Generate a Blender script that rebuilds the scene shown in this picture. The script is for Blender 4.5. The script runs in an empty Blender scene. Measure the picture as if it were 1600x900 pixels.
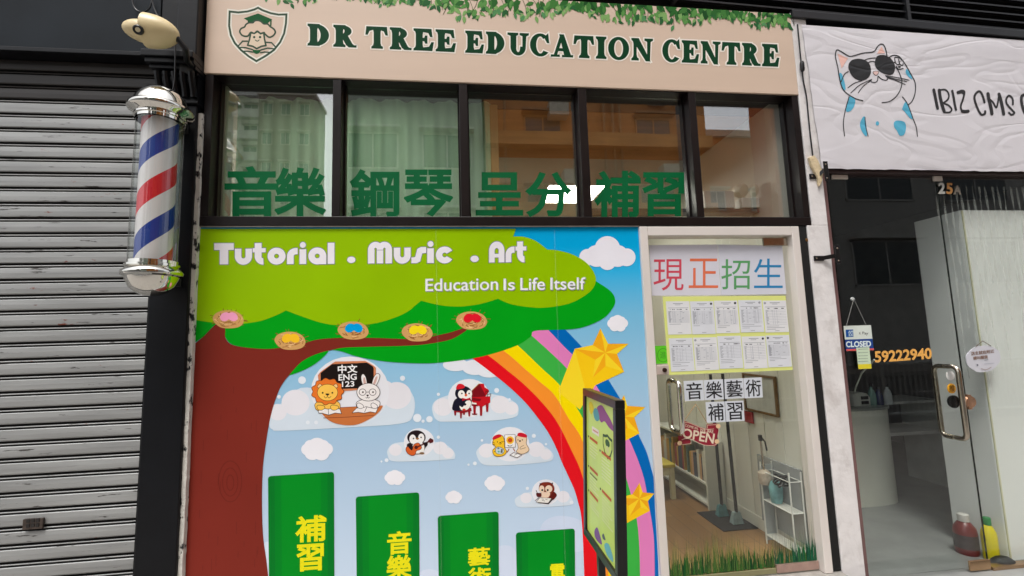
import bpy, bmesh, math, random
from math import pi, sin, cos, radians
from mathutils import Vector, Matrix
from mathutils.geometry import tessellate_polygon

scene = bpy.context.scene
COL = scene.collection
rnd = random.Random(7)

# ------------------------------------------------------------------ camera, sky, sun, exposure
CAM_H, DIST, FPX = 1.6, 2.8, 720.0          # eye height, metres to the facade, focal length in pixels of 1600
R = ((0.992481, 0.03061263, -0.11850881), (-0.01723448, 0.99352397, 0.11230803), (0.12117939, -0.10942114, 0.98658125))
cd = bpy.data.cameras.new('camera')
cam = bpy.data.objects.new('camera', cd)
COL.objects.link(cam)
cd.sensor_width = 36.0
cd.lens = FPX / 1600 * 36.0
cd.clip_start, cd.clip_end = 0.05, 600
ax = Vector((R[0][0], R[0][2], -R[0][1]))
ay = -Vector((R[1][0], R[1][2], -R[1][1]))
az = -Vector((R[2][0], R[2][2], -R[2][1]))
mw = Matrix((ax, ay, az)).transposed().to_4x4()
mw.translation = (0, -DIST, CAM_H)
cam.matrix_world = mw
scene.camera = cam

SUN_EL, SUN_AZ = radians(66), radians(200)   # azimuth measured clockwise from +Y (into the facade)
w = bpy.data.worlds.new('World')
scene.world = w
w.use_nodes = True
nt = w.node_tree
bg = nt.nodes['Background']
sky = nt.nodes.new('ShaderNodeTexSky')
sky.sky_type = 'NISHITA'
sky.sun_disc = False
sky.sun_elevation = SUN_EL
sky.sun_rotation = SUN_AZ
sky.air_density, sky.dust_density, sky.ozone_density = 1.0, 4.0, 0.6
hs = nt.nodes.new('ShaderNodeHueSaturation')
hs.inputs['Saturation'].default_value = 0.22  # overcast: white cloud cover
nt.links.new(sky.outputs[0], hs.inputs['Color'])
nt.links.new(hs.outputs[0], bg.inputs['Color'])
bg.inputs['Strength'].default_value = 0.15
sl = bpy.data.lights.new('sun', 'SUN')
sl.energy, sl.angle, sl.color = 1.15, radians(16), (1.0, 0.965, 0.92)
sun = bpy.data.objects.new('sun', sl)
COL.objects.link(sun)
sdir = Vector((sin(SUN_AZ) * cos(SUN_EL), cos(SUN_AZ) * cos(SUN_EL), sin(SUN_EL)))
sun.rotation_euler = sdir.to_track_quat('Z', 'Y').to_euler()
sun.location = sdir * 30
vs = scene.view_settings
vs.view_transform, vs.look, vs.gamma, vs.use_curve_mapping = 'Standard', 'None', 1.0, False
vs.exposure = 0.76
scene.cycles.use_denoising = True
scene.cycles.max_bounces = 10
scene.cycles.transparent_max_bounces = 16

# ------------------------------------------------------------------ the photograph's camera as a ruler
def ray(px, py):
    a, b = (px - 800) / FPX, (py - 450) / FPX
    d = [R[0][k] * a + R[1][k] * b + R[2][k] for k in range(3)]
    return d[0], d[2], -d[1]
def F(px, py, Y=0.0):                        # where the upright plane at depth Y shows at that point -> x, z
    d = ray(px, py); t = (DIST + Y) / d[1]
    return d[0] * t, d[2] * t + CAM_H
def FX(px, py, X):                           # plane x = X -> y, z
    d = ray(px, py); t = X / d[0]
    return d[1] * t - DIST, d[2] * t + CAM_H
def FZ(px, py, Z):                           # plane z = Z -> x, y
    d = ray(px, py); t = (Z - CAM_H) / d[2]
    return d[0] * t, d[1] * t - DIST

# ------------------------------------------------------------------ materials
def lin(c):
    c = c / 255.0
    return c / 12.92 if c <= 0.04045 else ((c + 0.055) / 1.055) ** 2.4
def rgb(c, k=1.0):
    return tuple(min(1.0, lin(v) * k) for v in c) + (1.0,)
MATS = {}
def M(name, c, rough=0.5, metal=0.0, var=0.12, scale=6.0, bump=0.0, bscale=40.0, spec=0.5, coat=0.0, stretch=None, gain=1.0):
    if name in MATS: return MATS[name]
    m = bpy.data.materials.new(name); m.use_nodes = True
    n, l = m.node_tree.nodes, m.node_tree.links
    b = n['Principled BSDF']
    b.inputs['Roughness'].default_value = rough
    b.inputs['Metallic'].default_value = metal
    b.inputs['Specular IOR Level'].default_value = spec
    b.inputs['Coat Weight'].default_value = coat
    tc = n.new('ShaderNodeTexCoord'); mp = n.new('ShaderNodeMapping')
    l.new(tc.outputs['Object'], mp.inputs['Vector'])
    if stretch: mp.inputs['Scale'].default_value = stretch
    no = n.new('ShaderNodeTexNoise'); no.inputs['Scale'].default_value = scale; no.inputs['Detail'].default_value = 5
    l.new(mp.outputs[0], no.inputs['Vector'])
    cr = n.new('ShaderNodeValToRGB')
    cr.color_ramp.elements[0].position, cr.color_ramp.elements[1].position = 0.3, 0.7
    cr.color_ramp.elements[0].color = rgb(c, gain * (1 - var)); cr.color_ramp.elements[1].color = rgb(c, gain * (1 + var))
    l.new(no.outputs['Fac'], cr.inputs['Fac']); l.new(cr.outputs[0], b.inputs['Base Color'])
    if bump:
        n2 = n.new('ShaderNodeTexNoise'); n2.inputs['Scale'].default_value = bscale; n2.inputs['Detail'].default_value = 4
        l.new(mp.outputs[0], n2.inputs['Vector'])
        bp = n.new('ShaderNodeBump'); bp.inputs['Strength'].default_value = bump; bp.inputs['Distance'].default_value = 0.01
        l.new(n2.outputs['Fac'], bp.inputs['Height']); l.new(bp.outputs[0], b.inputs['Normal'])
    MATS[name] = m
    return m
def nodes_of(m):
    return m.node_tree.nodes, m.node_tree.links, m.node_tree.nodes['Principled BSDF']
def ink(c, kind='vinyl'):                    # printed colour on one of the printed surfaces
    key = '%s_%d_%d_%d' % ((kind,) + tuple(c))
    if key in MATS: return MATS[key]
    if kind == 'banner':
        m = M(key, c, 0.5, var=0.03, scale=3); wrinkle(m); return m
    if kind == 'paper':
        return M(key, c, 0.8, var=0.03, scale=9)
    if kind in ('sheer', 'seam'):             # thin see-through print
        m = M(key, c, 0.45, var=0.06, scale=5); m.node_tree.nodes['Principled BSDF'].inputs['Alpha'].default_value = 0.5 if kind == 'sheer' else 0.045
        return m
    if kind == 'film':
        return M(key, c, 0.5, var=0.06, scale=5, spec=0.15)
    return M(key, c, 0.33, var=0.055, scale=2.2, bump=0.05, bscale=3.0, spec=0.12, gain=1.10)
def wrinkle(m):                              # broad soft folds and a few sharper creases in the vinyl
    n, l, b = nodes_of(m)
    tc = n.new('ShaderNodeTexCoord')
    def noise(rot, sc, ds, det):
        mp = n.new('ShaderNodeMapping'); mp.inputs['Rotation'].default_value = (0, rot, 0); mp.inputs['Scale'].default_value = sc
        l.new(tc.outputs['Object'], mp.inputs['Vector'])
        no = n.new('ShaderNodeTexNoise'); no.inputs['Scale'].default_value = 1.0; no.inputs['Detail'].default_value = det; no.inputs['Distortion'].default_value = ds
        l.new(mp.outputs[0], no.inputs['Vector']); return no.outputs['Fac']
    def math_(op, a_, b_=None):
        k = n.new('ShaderNodeMath'); k.operation = op
        for i, v in enumerate((a_, b_)):
            if v is None: continue
            if isinstance(v, (int, float)): k.inputs[i].default_value = v
            else: l.new(v, k.inputs[i])
        return k.outputs[0]
    soft = noise(0.3, (1.3, 1, 3.0), 0.5, 2.0)
    h = math_('MULTIPLY', soft, 1.0)
    for rot, sc, st in ((-0.5, (1.2, 1, 3.2), 0.32), (0.55, (1.0, 1, 2.6), 0.26)):
        r = math_('ABSOLUTE', math_('SUBTRACT', noise(rot, sc, 0.9, 1.5), 0.5))
        r = math_('MULTIPLY', math_('MINIMUM', r, 0.045), 22.0 * st)
        h = math_('ADD', h, r)
    bp = n.new('ShaderNodeBump'); bp.inputs['Strength'].default_value = 0.14; bp.inputs['Distance'].default_value = 0.05
    l.new(h, bp.inputs['Height']); l.new(bp.outputs[0], b.inputs['Normal'])
def glass_mat(name, tint=(0.93, 0.96, 0.94), ior=1.9, rough=0.0, wav=0.0):
    m = bpy.data.materials.new(name); m.use_nodes = True
    n, l = m.node_tree.nodes, m.node_tree.links
    n.remove(n['Principled BSDF'])
    out = n['Material Output']
    tr = n.new('ShaderNodeBsdfTransparent'); tr.inputs[0].default_value = tint + (1,)
    gl = n.new('ShaderNodeBsdfGlossy'); gl.inputs['Roughness'].default_value = rough
    lw = n.new('ShaderNodeLayerWeight'); lw.inputs['Blend'].default_value = 0.5
    pw = n.new('ShaderNodeMath'); pw.operation = 'POWER'; pw.inputs[1].default_value = 5.0; l.new(lw.outputs['Facing'], pw.inputs[0])
    f0 = ((ior - 1) / (ior + 1)) ** 2         # Schlick's curve, the same on both faces of the pane
    fr = n.new('ShaderNodeMath'); fr.operation = 'MULTIPLY_ADD'; fr.inputs[1].default_value = 1 - f0; fr.inputs[2].default_value = f0; l.new(pw.outputs[0], fr.inputs[0])
    mx = n.new('ShaderNodeMixShader')
    if wav:
        tc = n.new('ShaderNodeTexCoord'); no = n.new('ShaderNodeTexNoise'); no.inputs['Scale'].default_value = 1.7
        l.new(tc.outputs['Object'], no.inputs['Vector'])
        bp = n.new('ShaderNodeBump'); bp.inputs['Strength'].default_value = wav; bp.inputs['Distance'].default_value = 0.02
        l.new(no.outputs['Fac'], bp.inputs['Height']); l.new(bp.outputs[0], gl.inputs['Normal'])
    l.new(fr.outputs[0], mx.inputs[0]); l.new(tr.outputs[0], mx.inputs[1]); l.new(gl.outputs[0], mx.inputs[2])
    l.new(mx.outputs[0], out.inputs[0])
    MATS[name] = m
    return m
def emit_mat(name, c, s):
    m = M(name, c, 0.6, var=0.0)
    b = m.node_tree.nodes['Principled BSDF']
    b.inputs['Emission Color'].default_value = rgb(c); b.inputs['Emission Strength'].default_value = s
    return m

# ------------------------------------------------------------------ things and meshes
ORG = {}
def tag(o, label=None, cat=None, group=None, kind=None):
    if label: o['label'] = label
    if cat: o['category'] = cat
    if group: o['group'] = group
    if kind: o['kind'] = kind
    return o
def thing(name, label, cat, loc=(0, 0, 0), group=None):
    o = bpy.data.objects.new(name, None); COL.objects.link(o)
    o.empty_display_size = 0.1
    o.location = loc; ORG[o] = Vector(loc)
    return tag(o, label, cat, group)
class MB:
    def __init__(s): s.v, s.f, s.mi, s.mats, s.cur = [], [], [], [], 0
    def use(s, m):
        if m not in s.mats: s.mats.append(m)
        s.cur = s.mats.index(m); return s
    def add(s, vs_, fs):
        k = len(s.v); s.v += [tuple(p) for p in vs_]
        for f in fs: s.f.append([k + i for i in f]); s.mi.append(s.cur)
        return s
    def box(s, x0, x1, y0, y1, z0, z1):
        v = [(x, y, z) for x in (x0, x1) for y in (y0, y1) for z in (z0, z1)]
        return s.add(v, [(0, 1, 3, 2), (4, 6, 7, 5), (0, 4, 5, 1), (2, 3, 7, 6), (0, 2, 6, 4), (1, 5, 7, 3)])
    def hexa(s, a, b):                       # two quads of matching corners joined into a block
        return s.add(list(a) + list(b), [(3, 2, 1, 0), (4, 5, 6, 7), (0, 1, 5, 4), (1, 2, 6, 5), (2, 3, 7, 6), (3, 0, 4, 7)])
    def tube(s, pts, r, n=10, closed=False):
        pts = [Vector(p) for p in pts]; m = len(pts)
        rr = r if isinstance(r, (list, tuple)) else [r] * m
        up, rings = None, []
        for i, p in enumerate(pts):
            a = pts[(i - 1) % m] if (closed or i > 0) else p
            b = pts[(i + 1) % m] if (closed or i < m - 1) else p
            t = (b - a).normalized()
            if up is None: up = t.orthogonal().normalized()
            else: up = (up - t * up.dot(t)).normalized()
            q = t.cross(up)
            rings.append([p + (up * cos(2 * pi * j / n) + q * sin(2 * pi * j / n)) * rr[i] for j in range(n)])
        vs_ = [v for ring in rings for v in ring]
        fs = []
        for i in range(m if closed else m - 1):
            for j in range(n):
                a, b = i * n, ((i + 1) % m) * n
                fs.append((a + j, a + (j + 1) % n, b + (j + 1) % n, b + j))
        if not closed: fs += [tuple(reversed(range(n))), tuple(range((m - 1) * n, m * n))]
        return s.add(vs_, fs)
    def lathe(s, prof, c, n=32, axis=Vector((0, 0, 1)), sx=1.0):
        axis = Vector(axis).normalized(); u = Vector((1, 0, 0)) if abs(axis.z) > 0.99 else axis.orthogonal().normalized(); v = axis.cross(u)
        c = Vector(c)
        vs_ = [c + axis * z + (u * cos(2 * pi * j / n) * sx + v * sin(2 * pi * j / n)) * max(r, 1e-5) for r, z in prof for j in range(n)]
        fs = [(i * n + j, i * n + (j + 1) % n, (i + 1) * n + (j + 1) % n, (i + 1) * n + j) for i in range(len(prof) - 1) for j in range(n)]
        return s.add(vs_, fs)
    def prism(s, pts, y0, y1):               # outline in x, z given a thickness
        t = tessellate_polygon([[Vector((p[0], p[1], 0)) for p in pts]]); n = len(pts)
        vs_ = [(p[0], y0, p[1]) for p in pts] + [(p[0], y1, p[1]) for p in pts]
        fs = [tuple(f) for f in t] + [tuple(n + i for i in reversed(f)) for f in t] + [(i, (i + 1) % n, n + (i + 1) % n, n + i) for i in range(n)]
        return s.add(vs_, fs)
    def build(s, name, mat=None, parent=None, smooth=False, bevel=0.0, recalc=True):
        me = bpy.data.meshes.new(name)
        if parent is not None: o0 = ORG[parent]
        else:
            xs, ys, zs = zip(*s.v)
            o0 = Vector(((min(xs) + max(xs)) / 2, (min(ys) + max(ys)) / 2, min(zs)))
        me.from_pydata([Vector(p) - o0 for p in s.v], [], s.f)
        for m in (s.mats or [mat]): me.materials.append(m)
        me.polygons.foreach_set('material_index', s.mi)
        if recalc:
            bm = bmesh.new(); bm.from_mesh(me); bmesh.ops.recalc_face_normals(bm, faces=bm.faces[:]); bm.to_mesh(me); bm.free()
        if smooth:
            me.polygons.foreach_set('use_smooth', [True] * len(me.polygons))
            me.set_sharp_from_angle(angle=radians(40))
        o = bpy.data.objects.new(name, me); COL.objects.link(o)
        if parent is not None: o.parent = parent
        else: o.location = o0
        ORG[o] = o0
        if bevel:
            bv = o.modifiers.new('bevel', 'BEVEL'); bv.width = bevel; bv.segments = 2; bv.limit_method = 'ANGLE'
        return o
def copy_tree(o, parent=None):
    c = o.copy(); COL.objects.link(c); ORG[c] = ORG[o]
    if parent is not None: c.parent = parent
    for ch in list(o.children): copy_tree(ch, c)
    return c

# ------------------------------------------------------------------ flat printed artwork, laid in thin layers
def smooth(p, closed=True, n=5):
    out, m = [], len(p)
    for i in range(m if closed else m - 1):
        if closed: a, b, c, d = p[i - 1], p[i], p[(i + 1) % m], p[(i + 2) % m]
        else: a, b, c, d = p[max(i - 1, 0)], p[i], p[i + 1], p[min(i + 2, m - 1)]
        for k in range(n):
            t = k / n
            out.append(tuple(0.5 * (2 * b[q] + (c[q] - a[q]) * t + (2 * a[q] - 5 * b[q] + 4 * c[q] - d[q]) * t * t + (3 * b[q] - a[q] - 3 * c[q] + d[q]) * t ** 3) for q in (0, 1)))
    if not closed: out.append(tuple(p[-1]))
    return out
def ell(cx, cy, rx, ry=None, rot=0.0, n=28, a0=0.0, a1=360.0):
    ry = rx if ry is None else ry
    full = abs(a1 - a0) >= 360
    k = n if full else n + 1
    out = []
    for i in range(k):
        a = radians(a0 + (a1 - a0) * i / n)
        x, y = rx * cos(a), ry * sin(a)
        out.append((cx + x * cos(rot) - y * sin(rot), cy + x * sin(rot) + y * cos(rot)))
    return out
def ring(cx, cy, rx, ry, ix, iy, a0, a1, n=20):
    return ell(cx, cy, rx, ry, 0, n, a0, a1) + list(reversed(ell(cx, cy, ix, iy, 0, n, a0, a1)))
LSTEP = 0.000004
class Art:
    """to2d maps drawing coordinates to the surface, place puts a surface point at a height above it"""
    def __init__(s, to2d, place, kind='vinyl', base=0.0006):
        s.mb, s.to2d, s.place, s.kind, s.off = MB(), to2d, place, kind, base
    def tris(s, pts, c):
        q = [s.to2d(*p) for p in pts]
        t = tessellate_polygon([[Vector((a, b, 0)) for a, b in q]])
        s.mb.use(ink(c, s.kind)).add([s.place(a, b, s.off) for a, b in q], [tuple(f) for f in t]); s.off += LSTEP
        return s
    def poly(s, pts, c): return s.tris(pts, c)
    def blob(s, pts, c, n=5): return s.tris(smooth(pts, True, n), c)
    def oval(s, cx, cy, rx, c, ry=None, rot=0.0, n=28): return s.tris(ell(cx, cy, rx, ry, rot, n), c)
    def line(s, pts, w_, c, closed=False, cap=True):
        m = len(pts); L, Rr = [], []
        ww = w_ if isinstance(w_, (list, tuple)) else [w_] * m
        for i in range(m):
            a = pts[i - 1] if (closed or i > 0) else pts[i]
            b = pts[(i + 1) % m] if (closed or i < m - 1) else pts[i]
            p = pts[i]
            d1 = Vector((p[0] - a[0], p[1] - a[1])); d2 = Vector((b[0] - p[0], b[1] - p[1]))
            d1 = d1.normalized() if d1.length > 1e-9 else d2.normalized()
            d2 = d2.normalized() if d2.length > 1e-9 else d1
            t = d1 + d2; t = t.normalized() if t.length > 1e-6 else d1
            nx, ny = -t.y, t.x
            k = min(2.2, 1.0 / max(0.3, abs(t.dot(d1)))) * ww[i] / 2
            L.append((p[0] + nx * k, p[1] + ny * k)); Rr.append((p[0] - nx * k, p[1] - ny * k))
        vs_ = [s.place(*s.to2d(*p), s.off) for p in L + Rr]
        fs = [(i, (i + 1) % m, m + (i + 1) % m, m + i) for i in range(m if closed else m - 1)]
        s.mb.use(ink(c, s.kind)).add(vs_, fs); s.off += LSTEP
        if cap and not closed:
            for e in (0, -1): s.oval(pts[e][0], pts[e][1], ww[e] / 2, c, n=10)
        return s
    def curve(s, pts, w_, c, closed=False, n=6): return s.line(smooth(pts, closed, n), w_, c, closed)
    def shape(s, pts, fill, edge, w_, sm=True):
        q = smooth(pts) if sm else pts
        s.tris(q, fill); return s.line(q, w_, edge, True)
    def text(s, body, quad, c, bold=0.0):     # quad: top-left, top-right, bottom-right, bottom-left, in drawing coordinates
        vs_, fs, loops = text_mesh(body)
        tl, tr, br, bl = quad
        def at(x, y):
            u, v = x, 1 - y
            return tuple((tl[k] * (1 - u) + tr[k] * u) * (1 - v) + (bl[k] * (1 - u) + br[k] * u) * v for k in (0, 1))
        q = [at(*p) for p in vs_]
        s.mb.use(ink(c, s.kind)).add([s.place(*s.to2d(*p), s.off) for p in q], fs); s.off += LSTEP
        if bold > 0:                          # heavier strokes: a band along every outline
            w_ = 2 * bold * math.dist(tl, bl)
            for lp in loops:
                g = [q[i] for i in lp]; g = [p for i, p in enumerate(g) if math.dist(p, g[i - 1]) > 1e-6]
                for i in range(len(g)):       # one small bar and joint per edge, each a hair above the last
                    p, r = g[i], g[(i + 1) % len(g)]
                    d = Vector((r[0] - p[0], r[1] - p[1])); d.normalize()
                    nx, ny = -d.y * w_ / 2, d.x * w_ / 2
                    s.mb.add([s.place(*s.to2d(*t), s.off) for t in ((p[0] + nx, p[1] + ny), (r[0] + nx, r[1] + ny), (r[0] - nx, r[1] - ny), (p[0] - nx, p[1] - ny))], [(0, 1, 2, 3)])
                    s.off += 1e-6
                    e = Vector((p[0] - g[i - 1][0], p[1] - g[i - 1][1])); e.normalize()
                    if e.dot(d) < 0.9:
                        k = .5 * w_ / max(.5, math.sqrt((1 + e.dot(d)) / 2)) if e.dot(d) > -.4 else .5 * w_
                        m_ = (d - e).normalized()
                        s.mb.add([s.place(*s.to2d(*t), s.off) for t in ((p[0] - m_.x * k, p[1] - m_.y * k), (p[0] - e.y * w_ / 2, p[1] + e.x * w_ / 2), (p[0] + m_.x * k * .3, p[1] + m_.y * k * .3), (p[0] + e.y * w_ / 2, p[1] - e.x * w_ / 2), )], [(0, 1, 2, 3)])
                        s.off += 1e-6
                        for sg_ in (1, -1):
                            s.mb.add([s.place(*s.to2d(*t), s.off) for t in ((p[0], p[1]), (p[0] - sg_ * e.y * w_ / 2, p[1] + sg_ * e.x * w_ / 2), (p[0] - m_.x * k, p[1] - m_.y * k), (p[0] - sg_ * d.y * w_ / 2, p[1] + sg_ * d.x * w_ / 2))], [(0, 1, 2, 3)])
                            s.off += 1e-6
        return s
    def pieces(s, pcs, c, edge=None, w_=0.1):
        if edge is not None:
            for p in pcs: s.line(p, w_, edge, True)
        for p in pcs: s.tris(p, c)
        return s
    def build(s, name, parent=None): return s.mb.build(name, None, parent, recalc=False)
_txt = {}
def text_mesh(body):                         # outlines of Blender's built-in font as a flat mesh scaled to a unit box
    if body in _txt: return _txt[body]
    c = bpy.data.curves.new('lettering', 'FONT'); c.body = body; c.resolution_u = 4
    o = bpy.data.objects.new('lettering', c); COL.objects.link(o)
    bpy.context.view_layer.update()
    me = bpy.data.meshes.new_from_object(o.evaluated_get(bpy.context.evaluated_depsgraph_get()))
    vs_ = [v.co.copy() for v in me.vertices]; fs = [tuple(p.vertices) for p in me.polygons]
    bpy.data.objects.remove(o); bpy.data.meshes.remove(me); bpy.data.curves.remove(c)
    key = {}; rep = []                        # weld coincident points so that the outlines can be followed
    for v in vs_: rep.append(key.setdefault((round(v.x, 5), round(v.y, 5)), len(rep)))
    half = set()
    for f in fs:
        g = [rep[i] for i in f]
        for i in range(len(g)):
            if g[i] != g[(i + 1) % len(g)]: half.add((g[i], g[(i + 1) % len(g)]))
    nxt = {}
    for p, q in half:
        if (q, p) not in half: nxt.setdefault(p, []).append(q)
    loops = []
    while nxt:
        st = next(iter(nxt)); cur, lp = st, []
        while cur in nxt:
            lp.append(cur); t = nxt[cur].pop()
            if not nxt[cur]: del nxt[cur]
            cur = t
            if cur == st: break
        if len(lp) > 2: loops.append(lp)
    x0, x1 = min(v.x for v in vs_), max(v.x for v in vs_); y0, y1 = min(v.y for v in vs_), max(v.y for v in vs_)
    _txt[body] = ([((v.x - x0) / (x1 - x0), (v.y - y0) / (y1 - y0)) for v in vs_], fs, loops)
    return _txt[body]
def box4(x0, y0, x1, y1, s=0.0):             # a small upright text box with the slope s of the wall at that height
    return ((x0, y0), (x1, y0 + s * (x1 - x0)), (x1, y1 + s * (x1 - x0)), (x0, y1))
def wall_art(Y, kind='vinyl', base=0.0006):
    return Art(lambda px, py: F(px, py, Y), lambda a, b, o: (a, Y - o, b), kind, base)

# ------------------------------------------------------------------ materials of the place
blackpaint = M('black_gloss_paint', (13, 14, 18), 0.38, var=0.3, scale=4, bump=0.12, bscale=14, spec=0.25)
navy = M('dark_navy_panel', (25, 31, 37), 0.6, var=0.25, scale=2.5, bump=0.05, bscale=6, spec=0.15)
frame_m = M('brown_black_anodised_frame', (25, 18, 18), 0.36, var=0.3, scale=5, bump=0.03, bscale=20, spec=0.3)
black_m = M('black_metal', (16, 16, 18), 0.35, var=0.2, scale=6)
white_frame = M('white_powder_coat', (220, 212, 206), 0.4, var=0.04, scale=3)
plaster = M('white_washed_plaster', (226, 222, 221), 0.75, var=0.07, scale=7, bump=0.35, bscale=22)
browntrim = M('brown_painted_trim', (112, 82, 80), 0.45, var=0.2, scale=5)
chrome = M('polished_chrome', (225, 222, 215), 0.06, 1.0, var=0.02)
steel = M('brushed_steel', (190, 180, 165), 0.22, 1.0, var=0.08, scale=30)
glass = glass_mat('window_glass', (0.97, 0.98, 0.97), 2.8, wav=0.02)
doorglass = glass_mat('door_glass', (0.97, 0.985, 0.975), 1.55)
tubeglass = glass_mat('tube_glass', (0.90, 0.92, 0.90), 1.8)
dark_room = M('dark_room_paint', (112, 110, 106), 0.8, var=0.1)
cream_wall = M('cream_wall_paint', (214, 212, 196), 0.6, var=0.05, scale=2)

def specks(m, c, scale=9.0, lo=0.63, hi=0.68, stretch=(1, 1, 1), add_scale=38.0):
    """chips, rust or stains of their own shape on a surface"""
    n, l, b = nodes_of(m)
    tc = n.new('ShaderNodeTexCoord'); mp = n.new('ShaderNodeMapping'); mp.inputs['Scale'].default_value = stretch
    l.new(tc.outputs['Object'], mp.inputs['Vector'])
    no = n.new('ShaderNodeTexNoise'); no.inputs['Scale'].default_value = scale; no.inputs['Detail'].default_value = 8; no.inputs['Roughness'].default_value = 0.65
    l.new(mp.outputs[0], no.inputs['Vector'])
    cr = n.new('ShaderNodeValToRGB'); cr.color_ramp.elements[0].position = lo; cr.color_ramp.elements[1].position = hi
    l.new(no.outputs['Fac'], cr.inputs['Fac'])
    mx = n.new('ShaderNodeMix'); mx.data_type = 'RGBA'
    src = b.inputs['Base Color'].links[0].from_socket
    l.new(cr.outputs[0], mx.inputs[0]); l.new(src, mx.inputs[6]); mx.inputs[7].default_value = rgb(c)
    l.new(mx.outputs[2], b.inputs['Base Color'])
    return m
specks(plaster, (92, 88, 84), 10, 0.70, 0.74)
specks(plaster, (178, 170, 166), 3.0, 0.5, 0.72)

# ------------------------------------------------------------------ ground, pavement, road
def struct(name, mb, m, **k): return tag(mb.build(name, m, **k), kind='structure')
paving = M('grey_pavement_concrete', (146, 142, 137), 0.8, var=0.14, scale=5, bump=0.2, bscale=60)
asphalt = M('asphalt', (64, 64, 66), 0.9, var=0.2, scale=25, bump=0.3, bscale=120)
struct('ground', MB().box(-250, 250, -250, 250, -0.6, -0.16), asphalt)
struct('road', MB().box(-120, 120, -12.0, -4.2, -0.15, -0.125), asphalt)
struct('pavement', MB().box(-120, 120, -4.2, -0.13, -0.15, -0.003), paving)
struct('far_pavement', MB().box(-120, 120, -15.0, -12.0, -0.15, 0.0), paving)
lm = MB()
for i in range(-14, 14): lm.box(i * 6, i * 6 + 2.5, -8.2, -8.08, -0.124, -0.121)
struct('lane_marking', lm, M('road_paint', (215, 212, 205), 0.7))
struct('door_step', MB().box(-1.47, 2.37, -0.125, 0.6, -0.15, 0.085), M('terrazzo_step', (150, 146, 140), 0.6, var=0.15, scale=40))

# ------------------------------------------------------------------ the shophouse that carries the three shop fronts
bld = thing('shophouse', 'dark shophouse wall above the shop fronts carrying the signs', 'building', (0, 0.3, 0))
wallgrey = M('upper_wall_render', (120, 117, 112), 0.8, var=0.1, scale=3, bump=0.2, bscale=30)
MB().box(-8, 9, 0.12, 0.32, 3.90, 15).build('upper_wall', wallgrey, bld)
MB().box(-1.47, 2.36, 0.105, 0.32, 3.235, 3.895).build('lintel', M('dark_lintel', (40, 36, 34), 0.8), bld)
MB().box(-1.46, 1.19, 0.045, 0.12, 0.09, 2.29).build('lower_wall', cream_wall, bld)
MB().box(-8, 9, 0.33, 6.0, 3.95, 4.1).build('slab', wallgrey, bld)

# school room behind the front
struct('school_floor', MB().box(-1.40, 2.279, 0.125, 5.2, 0.02, 0.098), None)
fl = M('wood_floor', (168, 134, 92), 0.35, var=0.10, scale=3, stretch=(1, 8, 1))
n_, l_, b_ = nodes_of(fl)
tc_ = n_.new('ShaderNodeTexCoord'); mp_ = n_.new('ShaderNodeMapping'); mp_.inputs['Rotation'].default_value = (0, 0, pi / 2); l_.new(tc_.outputs['Object'], mp_.inputs['Vector'])
br_ = n_.new('ShaderNodeTexBrick'); br_.inputs['Color1'].default_value = rgb((146, 110, 70)); br_.inputs['Color2'].default_value = rgb((126, 92, 56)); br_.inputs['Mortar'].default_value = rgb((88, 64, 40))
br_.inputs['Scale'].default_value = 1.0; br_.inputs['Brick Width'].default_value = 1.1; br_.inputs['Row Height'].default_value = 0.12; br_.inputs['Mortar Size'].default_value = 0.002
l_.new(mp_.outputs[0], br_.inputs['Vector']); l_.new(br_.outputs[0], b_.inputs['Base Color'])
for o in COL.objects:
    if o.name == 'school_floor': o.data.materials[0] = fl
panel_wall = M('white_wall_panels', (206, 204, 194), 0.5, var=0.05, scale=1.5)
rw = MB().box(2.28, 2.37, 0.13, 5.2, 0.02, 3.6)
for i in range(14): rw.box(2.276, 2.2805, 0.30 + i * 0.2, 0.306 + i * 0.2, 0.1, 2.2)
rw.box(2.27, 2.281, 0.13, 1.9, 0.1, 0.19)
struct('school_side_wall', rw, panel_wall)
struct('school_back_wall', MB().box(-1.5, 2.28, 5.2, 5.3, 0.02, 3.6), M('back_wall_paint', (140, 132, 118), 0.7))
struct('school_far_wall', MB().box(-1.55, -1.405, 0.13, 5.2, 0.02, 3.6), cream_wall)
ply = M('brown_plywood_ceiling', (160, 106, 56), 0.5, var=0.22, scale=2.0, stretch=(1, 6, 1))
struct('plywood_ceiling', MB().box(-1.40, 2.279, 0.33, 1.2, 3.236, 3.27), ply)
struct('ceiling', MB().box(-1.40, 2.279, 1.2, 5.19, 3.0, 3.26), M('ceiling_paint', (196, 200, 192), 0.8, var=0.04))

# right-hand shop room
struct('right_shop_floor', MB().box(2.56, 6.2, -0.06, 4.2, -0.15, -0.022), M('polished_concrete', (140, 142, 140), 0.35, var=0.16, scale=3.5, bump=0.05))
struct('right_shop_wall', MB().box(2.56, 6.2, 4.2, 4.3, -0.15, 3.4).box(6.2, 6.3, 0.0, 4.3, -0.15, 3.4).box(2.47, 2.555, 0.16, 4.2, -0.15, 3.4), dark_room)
struct('right_shop_ceiling', MB().box(2.56, 6.2, 0.15, 4.2, 3.1, 3.2), M('dark_ceiling', (60, 60, 60), 0.8))

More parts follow.
